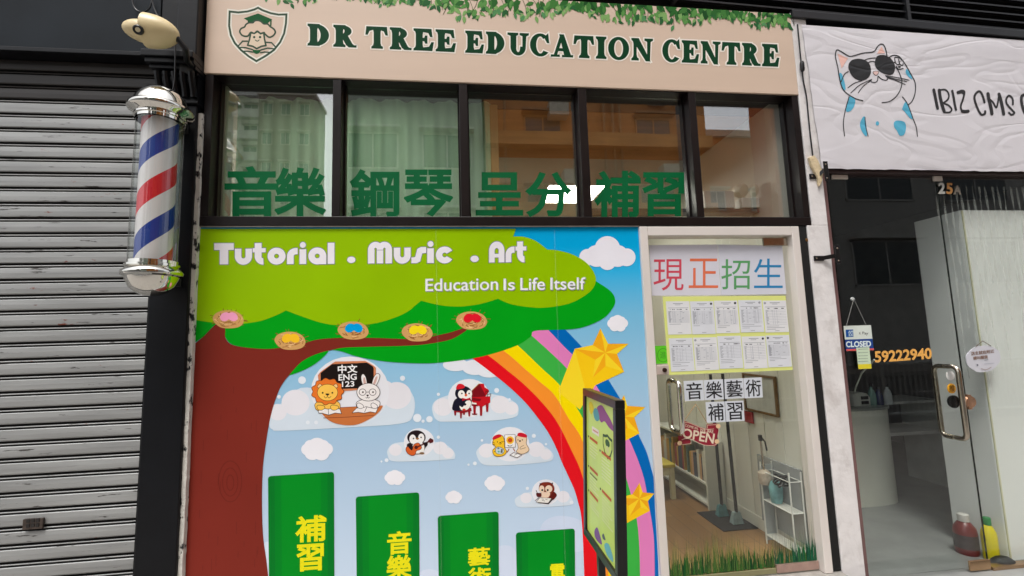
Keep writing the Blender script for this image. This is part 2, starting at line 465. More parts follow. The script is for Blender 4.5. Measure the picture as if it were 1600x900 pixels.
# ------------------------------------------------------------------ left shop: fascia, pillar, shutter
fas = thing('shop_fascia', 'dark navy panelled fascia above the closed roller shutter', 'fascia', (-3, 0, 3.34))
xe = F(250, 80, -0.02)[0]
MB().box(-5.2, xe - 0.008, -0.02, 0.11, 3.345, 4.6).build('panel', navy, fas, bevel=0.004)
MB().box(xe + 0.006, -1.60, -0.035, 0.11, 3.31, 4.6).build('panel', blackpaint, fas, bevel=0.006)
MB().box(-5.2, xe, -0.028, 0.10, 3.318, 3.344).build('drip_edge', blackpaint, fas, bevel=0.003)

pl = thing('black_pillar', 'glossy black painted pillar with moulded capital behind the barber pole', 'pillar', (-1.6, 0, 0))
MB().box(-1.695, -1.489, -0.03, 0.30, 0.0, 3.02).build('shaft', blackpaint, pl, bevel=0.006)
cp = MB()
for x0, x1, y0, z0, z1 in ((-1.715, -1.475, -0.052, 3.02, 3.035), (-1.70, -1.482, -0.04, 3.035, 3.06), (-1.70, -1.482, -0.055, 3.19, 3.21), (-1.725, -1.478, -0.085, 3.21, 3.235), (-1.74, -1.478, -0.105, 3.235, 3.265), (-1.755, -1.478, -0.12, 3.265, 3.305)):
    cp.box(x0, x1, y0, 0.1, z0, z1)
cp.build('capital', blackpaint, pl, bevel=0.004)
fl_ = MB()
for i in range(5):
    x = -1.68 + i * 0.045
    fl_.tube([(x, -0.045, 3.06), (x, -0.055, 3.10), (x, -0.075, 3.15), (x, -0.085, 3.19)], 0.018, 8)
fl_.box(-1.69, -1.484, -0.042, 0.1, 3.06, 3.19)
fl_.build('corbel', blackpaint, pl, smooth=True)
MB().box(-1.60, -1.487, -0.07, 0.1, 3.306, 4.6).build('upper_shaft', blackpaint, pl, bevel=0.006)
flake = M('flaking_white_edge', (208, 204, 196), 0.8, var=0.1, scale=20, bump=0.4, bscale=40)
specks(flake, (22, 22, 26), 26, 0.55, 0.60, (1, 1, 0.5))
eg = MB(); zz = 0.0
r2 = random.Random(3)
L, Rr = [], []
while zz < 3.0:
    L.append((-1.4885 + r2.uniform(-0.004, 0.002), zz)); Rr.append((-1.466 + r2.uniform(-0.002, 0.001), zz)); zz += r2.uniform(0.015, 0.06)
eg.prism(L + Rr[::-1], -0.012, 0.05)
eg.build('flaking_edge', flake, pl)

Ys = 0.07
zs_ = F(100, 157, Ys)[1]
pit = 0.0885
groove = M('groove_black', (24, 22, 20), 0.8, var=0.3, scale=20)  # near-black colour for the grooves between the slat faces
def slats(za, zb, m):
    pr, dk = [], []; z = zs_ - pit * math.ceil((zs_ - za) / pit - 1e-6)
    while z < zb - 0.001:
        pr += [(Ys + 0.016, z + 0.003), (Ys - 0.003, z + 0.004), (Ys - 0.006, z + 0.010), (Ys - 0.0075, z + 0.035), (Ys - 0.006, z + 0.060), (Ys - 0.003, z + 0.0635), (Ys + 0.016, z + 0.064), (Ys + 0.016, z + 0.0715), (Ys - 0.001, z + 0.072), (Ys - 0.003, z + 0.0755), (Ys - 0.001, z + 0.0785), (Ys + 0.016, z + 0.079)]
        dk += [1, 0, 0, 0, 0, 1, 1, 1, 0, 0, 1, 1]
        z += pit
    mb = MB(); n = len(pr)
    vs_ = [(x, y, z) for x in (-5.2, -1.70) for y, z in pr]
    mb.use(m).add(vs_, [(i, i + 1, n + i + 1, n + i) for i in range(n - 1)])
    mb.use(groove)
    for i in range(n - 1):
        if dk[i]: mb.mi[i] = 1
    return mb
sh = thing('roller_shutter', 'closed grey steel roller shutter with rust spots, left of the black pillar', 'shutter', (-3, Ys, 0))
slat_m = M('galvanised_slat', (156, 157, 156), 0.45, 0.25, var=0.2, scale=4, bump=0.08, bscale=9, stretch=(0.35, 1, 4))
specks(slat_m, (128, 58, 34), 6.0, 0.645, 0.69, (0.9, 1, 2.4))
specks(slat_m, (58, 54, 50), 11.0, 0.615, 0.66, (0.45, 1, 4.0))
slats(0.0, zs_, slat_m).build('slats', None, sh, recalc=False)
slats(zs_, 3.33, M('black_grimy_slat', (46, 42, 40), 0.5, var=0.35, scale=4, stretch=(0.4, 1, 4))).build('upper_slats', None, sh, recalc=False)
MB().box(-5.2, -1.69, Ys + 0.026, Ys + 0.05, 0.0, 3.34).build('backing', black_m, sh)
MB().box(-1.712, -1.696, -0.004, Ys + 0.03, 0.0, 3.31).build('guide_rail', blackpaint, sh)
kx0, kz0 = F(40, 826, Ys); kx1, kz1 = F(73, 807, Ys)
kp = MB().box(kx0, kx1, Ys - 0.022, Ys - 0.008, kz0, kz1)
lk = kp.build('lock_plate', M('worn_lock_metal', (92, 82, 76), 0.35, 0.8, var=0.3, scale=40), sh, bevel=0.003)
ks = MB()
for i in range(3):
    for j in range(2):
        x = kx0 + 0.02 + i * (kx1 - kx0 - 0.03) / 3; z = kz0 + 0.012 + j * (kz1 - kz0) / 2.2
        ks.box(x, x + 0.016, Ys - 0.0245, Ys - 0.0215, z, z + 0.018)
ks.build('keyholes', M('dark_keyhole', (30, 26, 24), 0.5), lk)

# ------------------------------------------------------------------ louvres over the signs on the right
lv = thing('louvre_panel', 'black horizontal louvre screen above the signboards', 'louvre', (2.5, 0.05, 3.86))
lx0, lz0, lx1, lz1 = -1.2, 3.96, 6.0, 3.70
def lz(x): return 3.825 - (x - 2.42) * 0.030
mb = MB()
for k in range(9):
    dz = 0.06 + k * 0.062
    mb.hexa([(lx0, 0.0, lz(lx0) + dz), (lx1, 0.0, lz(lx1) + dz), (lx1, 0.055, lz(lx1) + dz + 0.035), (lx0, 0.055, lz(lx0) + dz + 0.035)],
            [(lx0, 0.0, lz(lx0) + dz + 0.012), (lx1, 0.0, lz(lx1) + dz + 0.012), (lx1, 0.055, lz(lx1) + dz + 0.047), (lx0, 0.055, lz(lx0) + dz + 0.047)])
lvm = M('black_louvre_metal', (30, 31, 34), 0.35, var=0.2)
mb.build('slats', lvm, lv)
MB().hexa([(2.415, -0.02, lz(2.4) - 0.012), (lx1, -0.02, lz(lx1) - 0.012), (lx1, 0.06, lz(lx1) - 0.012), (2.415, 0.06, lz(2.4) - 0.012)],
          [(2.415, -0.02, lz(2.4) + 0.045), (lx1, -0.02, lz(lx1) + 0.045), (lx1, 0.06, lz(lx1) + 0.045), (2.415, 0.06, lz(2.4) + 0.045)]).build('bottom_rail', lvm, lv, bevel=0.004)
for x in (F(1418, 20)[0], 1.55, 5.4):
    MB().box(x - 0.014, x + 0.014, -0.012, 0.05, lz(x) + 0.046, lz(x) + 0.68).build('post', lvm, lv)
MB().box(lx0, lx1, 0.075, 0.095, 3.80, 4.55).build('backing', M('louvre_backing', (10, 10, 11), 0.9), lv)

# ------------------------------------------------------------------ signboard with its print
SX0, SX1, SZ0, SZ1 = -1.478, 2.413, 3.24, 3.85
sg = thing('shop_signboard', 'long beige signboard with green serif shop name and leaf border', 'sign', (0.47, 0.04, SZ0))
board_m = M('beige_sign_print', (214, 190, 170), 0.42, var=0.035, scale=1.2, stretch=(0.5, 1, 5), bump=0.02, bscale=4)
MB().box(SX0, SX1, 0.0, 0.09, SZ0, SZ1).build('board', board_m, sg, bevel=0.003)

a = wall_art(0.0)
def e8(p): return (340 + p[0] / 8.18, p[1] / 8.18)
DG, WH = (58, 78, 62), (226, 222, 210)
shield = [(155, 148), (265, 160), (380, 148), (470, 122), (518, 100), (570, 130), (680, 170), (780, 188), (880, 185), (874, 300), (850, 430), (800, 540), (720, 640), (620, 712), (497, 782), (400, 722), (300, 640), (220, 550), (170, 450), (148, 330)]
S = [e8(p) for p in shield]
a.line(S, 8.0, WH, True); a.line(S, 3.2, DG, True)
G2 = (20, 84, 44)
crown = [(425, 415), (385, 462), (320, 455), (285, 410), (300, 368), (345, 345), (362, 315), (400, 292), (452, 290), (470, 270), (510, 262), (555, 275), (590, 305), (640, 308), (672, 340), (718, 372), (738, 412), (712, 455), (660, 476), (610, 440), (592, 418), (548, 428), (508, 400), (470, 428)]
cw = [e8(p) for p in crown]
a.poly([e8(p) for p in [(335, 235), (518, 172), (697, 248), (640, 300), (600, 312), (430, 312), (388, 290), (383, 265)]], G2)
a.line([e8((683, 250)), e8((680, 325))], 2.2, G2)
a.shape(cw, (214, 190, 170), DG, 2.6, sm=True)
face = [(425, 420), (410, 500), (385, 578), (450, 592), (500, 622), (560, 592), (618, 582), (600, 500), (590, 420), (550, 432), (510, 402), (470, 428)]
a.shape([e8(p) for p in face], (214, 196, 174), DG, 2.6, sm=False)
for x in (468, 543): a.oval(*e8((x, 475)), 1.9, DG)
a.curve([e8(p) for p in [(482, 512), (507, 527), (532, 512)]], 1.4, DG)
for pts in ([(262, 592), (320, 527), (388, 527)], [(618, 541), (690, 546), (742, 602)], [(262, 606), (360, 610), (440, 632), (480, 655)], [(310, 656), (390, 655), (460, 668)], [(742, 628), (640, 615), (565, 635), (520, 655)], [(690, 672), (600, 665), (545, 675)]):
    a.line([e8(p) for p in pts], 2.2, DG, cap=False)
a.blob([e8(p) for p in [(455, 640), (500, 640), (545, 640), (540, 670), (500, 690), (462, 672)]], G2)
a.build('emblem', sg)

# heavy serif capitals, cap height 1
def stem(x, w_=0.29, f=0.11):
    return [(x - f, 0), (x + w_ + f, 0), (x + w_ + f, .06), (x + w_ + .03, .12), (x + w_, .25), (x + w_, .75), (x + w_ + .03, .88), (x + w_ + f, .94), (x + w_ + f, 1), (x - f, 1), (x - f, .94), (x - .03, .88), (x, .75), (x, .25), (x - .03, .12), (x - f, .06)]
SER = {
 'D': (1.04, [stem(.12), ring(.32, .5, .62, .5, .28, .41, -90, 90)]),
 'R': (1.04, [stem(.12), ring(.34, .74, .46, .26, .18, .165, -90, 90), [(.34, .52), (.62, .54), (.84, .14), (.92, .07), (1.02, .06), (1.02, 0), (.70, 0), (.58, .1), (.38, .48)]]),
 'T': (1.0, [stem(.36), [(0, 1), (.96, 1), (1.0, .64), (.93, .64), (.84, .82), (.60, .90), (.36, .90), (.12, .82), (.03, .64), (-.04, .64)]]),
 'E': (.94, [stem(.1), [(.28, 1), (.82, 1), (.86, .66), (.79, .66), (.70, .84), (.28, .90)], [(.3, .56), (.50, .57), (.55, .68), (.62, .68), (.62, .34), (.55, .34), (.50, .45), (.3, .46)], [(.28, 0), (.86, 0), (.93, .38), (.85, .38), (.73, .16), (.28, .1)]]),
 'C': (.98, [ring(.5, .5, .52, .52, .24, .42, 48, 318), [(.80, .94), (.90, 1.02), (.95, .62), (.87, .62), (.74, .84), (.70, .88)]]),
 'U': (1.06, [[(-.02, 1), (.50, 1), (.50, .94), (.40, .88), (.40, .36), (.14, .36), (.14, .88), (-.02, .94)], ring(.52, .36, .38, .38, .13, .27, 180, 360), [(.62, 1), (1.06, 1), (1.06, .94), (.93, .88), (.90, .36), (.77, .36), (.77, .88), (.62, .94)]]),
 'A': (1.08, [[(.42, 1.02), (.62, 1.02), (1.0, .05), (.68, .05)], [(.12, .05), (.25, .05), (.54, .86), (.46, 1.0)], [(.27, .27), (.74, .27), (.70, .37), (.31, .37)], [(-.03, 0), (.40, 0), (.40, .065), (-.03, .065)], [(.56, 0), (1.10, 0), (1.10, .065), (.56, .065)]]),
 'I': (.54, [stem(.12)]),
 'O': (1.08, [ring(.52, .5, .53, .52, .26, .42, 0, 180), ring(.52, .5, .53, .52, .26, .42, 180, 360)]),
 'N': (1.12, [stem(.12, .12), [(.02, 1), (.36, 1), (.96, -.02), (.76, -.02)], [(.70, 1), (1.10, 1), (1.10, .94), (.98, .88), (.96, 0), (.84, .2), (.84, .88), (.70, .94)]]),
}
def word(art, font, s, quad, c, edge=None, ew=3.0, gap=0.06, grow=0.0):
    tl, tr, br, bl = quad
    W = sum(font[ch][0] for ch in s) + gap * (len(s) - 1)
    x = 0
    allp = []
    for ch in s:
        adv, pcs = font[ch]
        for p in pcs:
            q = []
            for (u, v) in p:
                uu = (x + u) / W; vv = 1 - v
                q.append(tuple((tl[k] * (1 - uu) + tr[k] * uu) * (1 - vv) + (bl[k] * (1 - uu) + br[k] * uu) * vv for k in (0, 1)))
            allp.append(q)
        x += adv + gap
    if edge is not None:
        for p in allp: art.line(p, ew, edge, True)
    for p in allp:
        art.tris(p, c)
        if grow: art.line(p, grow, c, True)
a = wall_art(0.0)
def tl_(x): return 37.5 + (x - 480) * 0.0445     # top and foot of the lettering along the board
def bl_(x): return 70.5 + (x - 480) * 0.0455
for s, x0, x1 in (('DR', 481, 557), ('TREE', 573, 712), ('EDUCATION', 728, 1020), ('CENTRE', 1036, 1217)):
    word(a, SER, s, ((x0, tl_(x0)), (x1, tl_(x1)), (x1, bl_(x1)), (x0, bl_(x0))), (14, 60, 36), (230, 224, 214), 5.4, gap=0.13, grow=1.5)
a.build('lettering', sg)
a = Art(lambda x, z: (x, z), lambda p, q, o: (p, 0.0 - o, q), base=0.0008)
r3 = random.Random(21)
GREENS = [(28, 76, 34), (44, 98, 44), (64, 118, 56), (90, 142, 74), (124, 164, 98), (42, 94, 52), (82, 136, 86), (146, 178, 118)]
def leaf(x, z, L_, ang, c):
    wd = L_ * 0.235
    pts = [(0, 0), (wd * .75, .2 * L_), (wd, .42 * L_), (wd * .72, .68 * L_), (wd * .3, .88 * L_), (0, L_), (-wd * .3, .88 * L_), (-wd * .72, .68 * L_), (-wd, .42 * L_), (-wd * .75, .2 * L_)]
    a.poly([(x + p * cos(ang) + q * sin(ang), min(SZ1 - 0.001, z + p * sin(ang) - q * cos(ang))) for p, q in pts], c)
x = -1.40
while x < 2.42:
    lo = 0.066 if x < -0.45 else (0.112 if x < 1.0 else 0.098)
    dep = lo + 0.035 * sin(x * 5.3 + .4) + 0.028 * sin(x * 12.1 + 1)
    dens = 0.55 if x < -0.5 else 1.0
    if r3.random() < dens * 0.55:               # hanging twig with leaves on both sides
        x2, z2 = x + r3.uniform(-.06, .06), SZ1 - dep
        a.line([(x, SZ1 - 0.004), ((x + x2) / 2 + .008, (SZ1 + z2) / 2), (x2, z2)], 0.0032, (66, 72, 40), cap=False)
    for k in range(int((5.6 if x > .6 else 4.6) * dens) + r3.randint(0, 1)):
        t = r3.uniform(-.45 if x > .7 else 0, 1)
        zz = SZ1 - 0.004 - t * dep
        t = max(t, 0)
        lc = GREENS[min(7, int(r3.random() * 3.2 + t * 4.6))]
        xx = min(SX1 - 0.03, max(SX0 + 0.03, x + r3.uniform(-.035, .035)))
        leaf(xx, zz, r3.uniform(.052, .084) * (1.05 - 0.42 * t), r3.uniform(-.85, .85) + (.35 if r3.random() < .5 else -.35), lc)
    x += 0.036
a.build('leaf_border', sg)

# ------------------------------------------------------------------ row of upper windows
wf = thing('upper_window', 'long dark framed window of five panes under the beige signboard', 'window', (0.4, 0.05, 2.305))
FX0, FX1, FZ0, FZ1 = -1.472, 2.411, 2.305, 3.239
MB().box(FX0, FX1, 0.004, 0.14, FZ0, 2.362).build('bottom_rail', frame_m, wf, bevel=0.003)
MB().box(FX0, FX1, 0.012, 0.14, 3.2335, FZ1 - 0.0005).build('top_rail', frame_m, wf, bevel=0.003)
xs = []
for x0, x1 in ((FX0 + 0.001, -1.424), (-0.733, -0.683), (0.042, 0.095), (0.822, 0.879), (1.594, 1.645), (2.362, FX1 - 0.001)):
    MB().box(x0, x1, 0.006, 0.138, 2.363, 3.233).build('stile', frame_m, wf, bevel=0.003)
    MB().box(x0 - 0.010, x1 + 0.010, 0.085, 0.128, 2.3635, 3.2325).build('bead', frame_m, wf)
    xs.append((x0, x1))
YG = 0.10
panes = []
for i in range(5):
    panes.append(MB().box(xs[i][1] + 0.006, xs[i + 1][0] - 0.006, YG, YG + 0.006, 2.364, 3.232).build('pane', glass, wf))
chars = ((0, '音', (353, 262, 433, 336.5)), (0, '樂', (431, 264, 507.5, 336)), (1, '鋼', (549, 267, 622, 338)), (1, '琴', (633, 267, 706, 336)),
         (2, '呈', (745, 271, 815.5, 335)), (2, '分', (823.6, 271, 891, 337)), (3, '補', (931, 269, 999, 338)), (3, '習', (1006, 271, 1067, 336)))
for i, ch, b in chars:
    a = Art(lambda px, py: F(px, py, YG), lambda p, q, o: (p, YG - o, q), 'film', 0.0008)
    a.text(ch, box4(b[0], b[1], b[2], b[3]), (0, 98, 54), 0.030)
    a.build('lettering', panes[i])

# curtains and the post behind the windows
cur_m = M('green_sheer_curtain', (176, 206, 180), 0.8, var=0.10, scale=3, stretch=(6, 1, 0.3))
nn, ll, bb = nodes_of(cur_m)
tl_n = nn.new('ShaderNodeBsdfTranslucent'); tl_n.inputs[0].default_value = rgb((170, 205, 176))
ms_n = nn.new('ShaderNodeMixShader'); ms_n.inputs[0].default_value = 0.45
ll.new(bb.outputs[0], ms_n.inputs[1]); ll.new(tl_n.outputs[0], ms_n.inputs[2]); ll.new(ms_n.outputs[0], nn['Material Output'].inputs[0])
def curtain(x0, x1, label, seed):
    mb = MB(); n = 90; r = random.Random(seed); ph = r.random() * 6
    row = []
    for i in range(n + 1):
        x = x0 + (x1 - x0) * i / n
        row.append((x, 0.235 + 0.024 * (seed == 1) + 0.018 * sin(x * 34 + ph) + 0.010 * sin(x * 71 + ph * 2)))
    mb.add([(x, y, 2.30) for x, y in row] + [(x, y, 3.231) for x, y in row], [(i, i + 1, n + 2 + i, n + 1 + i) for i in range(n)])
    return tag(mb.build('curtain', cur_m, smooth=True, recalc=False), label, 'curtain', 'sheer curtains behind the upper window')
curtain(-1.39, -0.615, 'green sheer curtain behind the leftmost upper pane', 1)
curtain(-0.668, 0.06, 'green sheer curtain behind the second upper pane', 2)
curtain(0.09, 0.27, 'narrow gathered green curtain beside the pale wooden post', 5)
px0 = F(766, 200, 0.2)[0]; px1 = F(778, 200, 0.2)[0]
tag(MB().box(px0, px1, 0.19, 0.23, 2.30, 3.2).build('wooden_post', M('pale_wood', (204, 168, 112), 0.5, var=0.1, scale=4, stretch=(6, 6, 0.5)), bevel=0.006), 'pale upright wooden post behind the middle upper pane', 'post')

# ------------------------------------------------------------------ printed mural on the lower wall
YM = 0.02
mu = thing('mural_panel', 'bright printed mural of a tree, rainbow and clouds under the dark window', 'mural', (-0.14, YM, 0.1))
skym = M('mural_sky_print', (150, 198, 228), 0.34, var=0.03, scale=2.2, spec=0.10, gain=1.1)
n, l, b = nodes_of(skym)
tc = n.new('ShaderNodeTexCoord'); sx = n.new('ShaderNodeSeparateXYZ'); l.new(tc.outputs['Object'], sx.inputs[0])
mr = n.new('ShaderNodeMapRange'); mr.inputs[1].default_value = 0.2; mr.inputs[2].default_value = 2.19; l.new(sx.outputs['Z'], mr.inputs[0])
cr = n.new('ShaderNodeValToRGB'); l.new(mr.outputs[0], cr.inputs[0])
el = cr.color_ramp.elements
el[0].position, el[0].color = 0.0, rgb((205, 222, 242)); el[1].position, el[1].color = 1.0, rgb((0, 164, 220))
for p, c in ((0.35, (174, 202, 228)), (0.56, (150, 198, 228)), (0.72, (120, 190, 226)), (0.86, (50, 180, 232)), (0.94, (0, 166, 222))):
    e = el.new(p); e.color = rgb(c)
l.new(cr.outputs[0], b.inputs['Base Color'])
MX0, MX1 = -1.4655, 1.186
MB().box(MX0, MX1, YM, 0.043, 0.09, 2.298).build('board', skym, mu)
MB().box(MX0, MX1, 0.006, 0.04, 2.2985, 2.3035).build('top_trim', M('grey_sealant', (120, 112, 104), 0.6, var=0.2, scale=20), mu)
def pb(): return -1.4655
base = 0.0008
def art(off=0.0): return wall_art(YM, 'vinyl', base + off * 0.3)

# soft clouds printed on the sky
CL, CB, CT = (224, 222, 228), (206, 217, 228), (226, 226, 232)
a = art(); a.blob([(842, 836), (850, 815), (872, 806), (900, 810), (912, 822), (914, 860), (842, 858)], (200, 212, 232)); a.build('printed_cloud', mu)
a = art(); a.blob([(776, 860), (790, 852), (806, 862), (812, 905), (770, 905)], (204, 214, 233)); a.build('printed_cloud', mu)
a = art(); a.blob([(412, 852), (424, 848), (434, 858), (440, 905), (412, 905)], (208, 220, 236)); a.build('printed_cloud', mu)
a = art(); a.blob([(655, 895), (672, 889), (692, 897), (695, 910), (650, 910)], (208, 218, 236)); a.build('printed_cloud', mu)
def cloud(base_pts, lobes, bump, dots):
    a = art(0.0004); a.blob(base_pts, CB, 4)
    for cx, cy, r_, c in lobes: a.oval(cx, cy, r_, c, r_ * 0.92)
    if bump: a.oval(bump[0], bump[1], bump[2], CT, bump[3])
    for cx, cy, r_ in dots: a.oval(cx, cy, r_, (222, 228, 236))
    a.build('printed_cloud', mu)
cloud([(421, 664), (422, 640), (440, 630), (470, 606), (520, 610), (600, 600), (630, 602), (647, 622), (645, 650), (625, 662), (540, 668), (440, 673), (426, 671)],
      [(434, 644, 14, CL), (462, 629, 22, CL), (620, 618, 23, CL), (598, 612, 20, CL)], (547, 611, 61, 54), [(472, 594, 6), (629, 591, 4), (436, 620, 3), (652, 653, 6.5), (661, 658, 2.5), (671, 655, 5), (481, 660, 3), (494, 660, 3)])
cloud([(677, 648), (676, 632), (690, 621), (730, 612), (780, 618), (806, 630), (810, 644), (803, 652), (770, 657), (700, 659), (684, 657)],
      [(692, 636, 15, CL), (781, 632, 15, CL), (799, 638, 11, CL)], (733, 622, 33, 30), [(776, 610, 3.8), (796, 624, 2), (685, 616, 2.5)])
cloud([(606, 712), (606, 702), (618, 692), (655, 690), (690, 692), (708, 704), (711, 714), (702, 718), (640, 721), (612, 720)],
      [(618, 703, 10, CL), (688, 700, 11, CL), (700, 708, 9, CL)], (655, 691, 24, 22), [(685, 683, 2.6), (604, 719, 3), (596, 721, 1.6)])
cloud([(745, 712), (746, 702), (760, 694), (800, 690), (846, 696), (862, 706), (864, 716), (852, 722), (790, 727), (756, 726)],
      [(760, 704, 12, CL), (838, 702, 13, CL), (853, 710, 9, CL)], (797, 694, 30, 27), [(834, 681, 3.2), (853, 694, 1.8), (742, 724, 3), (732, 726, 1.8), (753, 688, 2)])
cloud([(805, 786), (806, 778), (822, 770), (853, 766), (880, 770), (893, 778), (894, 786), (884, 790), (830, 793), (810, 792)],
      [(822, 778, 9, CL), (880, 776, 10, CL)], (853, 769, 22, 20), [(824, 763, 2.6), (893, 785, 3)])
def puff(x0, y0, x1, y1):
    w_, h_ = x1 - x0, y1 - y0; a = art(0.0008)
    for u, v, r_ in ((.5, .34, .30), (.22, .52, .24), (.78, .50, .24), (.35, .70, .26), (.64, .72, .26), (.30, .34, .22), (.68, .34, .22)):
        a.oval(x0 + u * w_, y0 + v * h_, r_ * w_ * .95, (232, 230, 236), r_ * h_ * 1.25)
    a.build('printed_cloud', mu)
for q in ((471, 685, 520, 718), (601, 735, 633, 757), (757, 743, 789, 766), (696, 767, 722, 786), (949, 493, 981, 517)): puff(*q)
a = art(0.0008)
for cx, cy, rx, ry in ((712, 570, 20, 10), (742, 574, 20, 12), (765, 580, 20, 10)): a.oval(cx, cy, rx, (224, 226, 234), ry)
a.build('printed_cloud', mu); a = art(0.0008)
for cx, cy, r_ in ((949, 389, 20), (918, 402, 13), (979, 402, 14), (949, 408, 14), (932, 400, 17), (965, 400, 17)): a.oval(cx, cy, r_, (228, 226, 234))
a.build('printed_cloud', mu)

# rainbow
a = art(0.0022)
red_i = [(700, 536), (738, 560), (765, 580), (795, 604), (821, 629), (842, 655), (858, 678), (870, 702), (877, 720), (888, 744), (897, 764), (903, 784), (908, 806), (911, 850), (913, 906)]
r_o = [(715, 526), (762, 555), (794, 580), (818, 600), (845, 627), (870, 659), (894, 706), (908, 738), (920, 785), (930, 845), (935, 906)]
o_y = [(740, 518), (787, 548), (822, 578), (844, 597), (866, 617), (888, 653), (908, 684), (925, 735), (940, 795), (948, 850), (951, 906)]
y_g = [(770, 512), (808, 539), (845, 574), (871, 598), (892, 624), (907, 647), (930, 690), (950, 740), (962, 800), (968, 850), (970, 906)]
g_p = [(800, 500), (830, 524), (858, 549), (882, 572), (908, 602), (940, 652), (960, 700), (976, 740), (989, 785), (996, 820), (999, 860), (1000, 906)]
p_b = [(830, 490), (858, 517), (880, 540), (900, 560), (920, 585), (940, 616), (962, 648), (982, 684), (1004, 740), (1013, 786), (1019, 820), (1022, 850), (1023, 906)]
b_o = [(855, 490), (882, 514), (909, 542), (940, 578), (967, 620), (985, 650), (998, 680), (1010, 706), (1017, 730), (1021, 746)]
fx0 = [(1021, 747), (1022.0, 765), (1023.5, 800), (1026, 840), (1028.3, 880), (1029, 906)]
Rb = [smooth(p, False, 6) for p in (red_i, r_o, o_y, y_g, g_p, p_b, b_o)]
Rb[6] = Rb[6] + fx0
xlim = lambda p: [(min(x, 1029), y) for x, y in p]
for i, c in enumerate(((224, 18, 30), (246, 142, 44), (250, 216, 0), (60, 174, 68), (222, 126, 186), (0, 102, 180))):
    a.poly(xlim(Rb[i] + Rb[i + 1][::-1]), c)
a.build('printed_rainbow', mu)

# comet stars
def star(ct, pts, tail, edges):
    a = art(0.0026)
    a.poly(tail, (248, 196, 22))
    a.poly([tail[0]] + tail[1:3] + [((tail[2][0] + tail[3][0]) / 2, (tail[2][1] + tail[3][1]) / 2)], (250, 212, 40))
    n = len(pts)
    for i in range(n - 1):
        c = ((252, 208, 40), (238, 168, 26))[i % 2]
        a.poly([ct, pts[i], pts[i + 1]], c)
    a.build('printed_star', mu)
star((945.5, 551), [(898, 545), (926, 539), (938, 513), (950, 537), (982, 537), (964, 553), (975, 581), (946, 572), (926, 590), (930, 562), (898, 545)],
     [(898, 545), (872, 612), (906, 640), (930, 602), (975, 581)], None)
star((975.5, 651), [(940, 640), (962, 640), (975, 617), (980, 634), (1008, 636), (991, 652), (999, 677), (980, 668), (962, 690), (958, 662), (940, 640)],
     [(940, 640), (925, 670), (935, 712), (976, 689), (999, 677)], None)
star((999, 779), [(966, 778), (988, 772), (999, 754), (1004, 769), (1022, 771), (1012, 783), (1015.5, 798), (1001, 792), (984, 806), (982, 790), (966, 778)],
     [(966, 778), (955, 800), (964, 826), (985, 814), (1015.5, 798)], None)

# tree: dark leaves, trunk, light leaves
LX = lambda y: 311.5 - 0.0435 * (y - 356)
a = art(0.0032)
GRN = (0, 156, 22)
a.poly([(LX(490), 490), (LX(536), 536), (318, 526), (332, 511), (345, 500), (340, 480)], GRN)
a.poly([(345, 480), (347, 508)] + smooth([(351, 514), (352.5, 527), (365, 539), (401, 545), (429, 548), (470, 548), (523, 547), (560, 557.5), (605, 565), (650, 567.5), (682, 567), (723, 562.5), (765, 554), (807, 540), (829, 526), (836, 517), (882, 515), (912, 511), (943, 497), (958, 480), (961, 468), (954, 455), (932, 440)], False, 5) + [(900, 430), (700, 430), (450, 470)], GRN)
a.blob([(450, 586), (458, 572), (472, 562), (498, 551), (513, 548), (505, 558), (490, 570), (470, 580)], GRN)
a.build('printed_dark_leaves', mu)
a = art(0.0036)
TR = (122, 42, 32)
tk = smooth([(LX(540), 538), (318, 526), (331.7, 512), (340, 506), (351.5, 512), (352.5, 528), (365, 539.5), (401, 544.5), (429, 544.5), (470, 537.5), (495.6, 530.6), (529, 528), (584, 528), (650, 530), (671, 526.4), (701, 520), (723, 513)], False, 5) + [(730, 514)] + \
     smooth([(728, 517), (704, 530.5), (668, 537.5), (640, 540), (584, 541.7), (540, 543), (520.5, 546.4), (495.5, 552.8), (473, 564), (456.7, 580.5), (440, 602), (430, 626), (422, 655), (416, 690), (411, 730), (409.5, 780), (411, 834), (416, 872), (420, 906)], False, 5) + [(LX(906), 906)]
a.poly(tk, TR)
for k, (rx, ry) in enumerate(((18, 32), (12, 22), (5.5, 12))):
    a.line(ell(360, 752 + k, rx, ry), 1.3, (104, 34, 26), True)
rt = random.Random(5)
for k in range(26):
    x, y = rt.uniform(312, 405), rt.uniform(600, 890)
    a.line([(x, y), (x - .4, y + rt.uniform(8, 22))], 1.0, (108, 36, 28), cap=False)
a.build('printed_trunk', mu)
a = art(0.0040)
LIME = (142, 184, 0)
lm_ = [(LX(357.5), 357.6), (806, 357.6), (802, 369.5)] + smooth([(802, 369.5), (818, 370), (834, 375), (845, 382), (855, 390)], False) + smooth([(855, 390), (870, 391), (890, 396), (907, 404), (920.5, 415), (929, 428), (931, 439), (926, 451), (915, 461), (895.5, 472), (873, 478), (843, 481), (812, 478), (793, 473.6), (778, 466.7)], False) + \
      smooth([(778, 466.7), (762, 472), (745, 476), (720, 479), (695, 478), (676, 474.5), (658, 470)], False) + smooth([(658, 470), (648, 478), (640, 485), (623, 494), (596, 503), (568, 507.5), (526, 508), (501, 504), (479, 497), (457, 489), (447, 485)], False) + \
      smooth([(447, 485), (434, 491.7), (409, 501), (382, 505.5), (358, 506.5), (331.7, 504), (LX(500), 500)], False)
a.poly(lm_, LIME)
a.build('printed_light_leaves', mu)

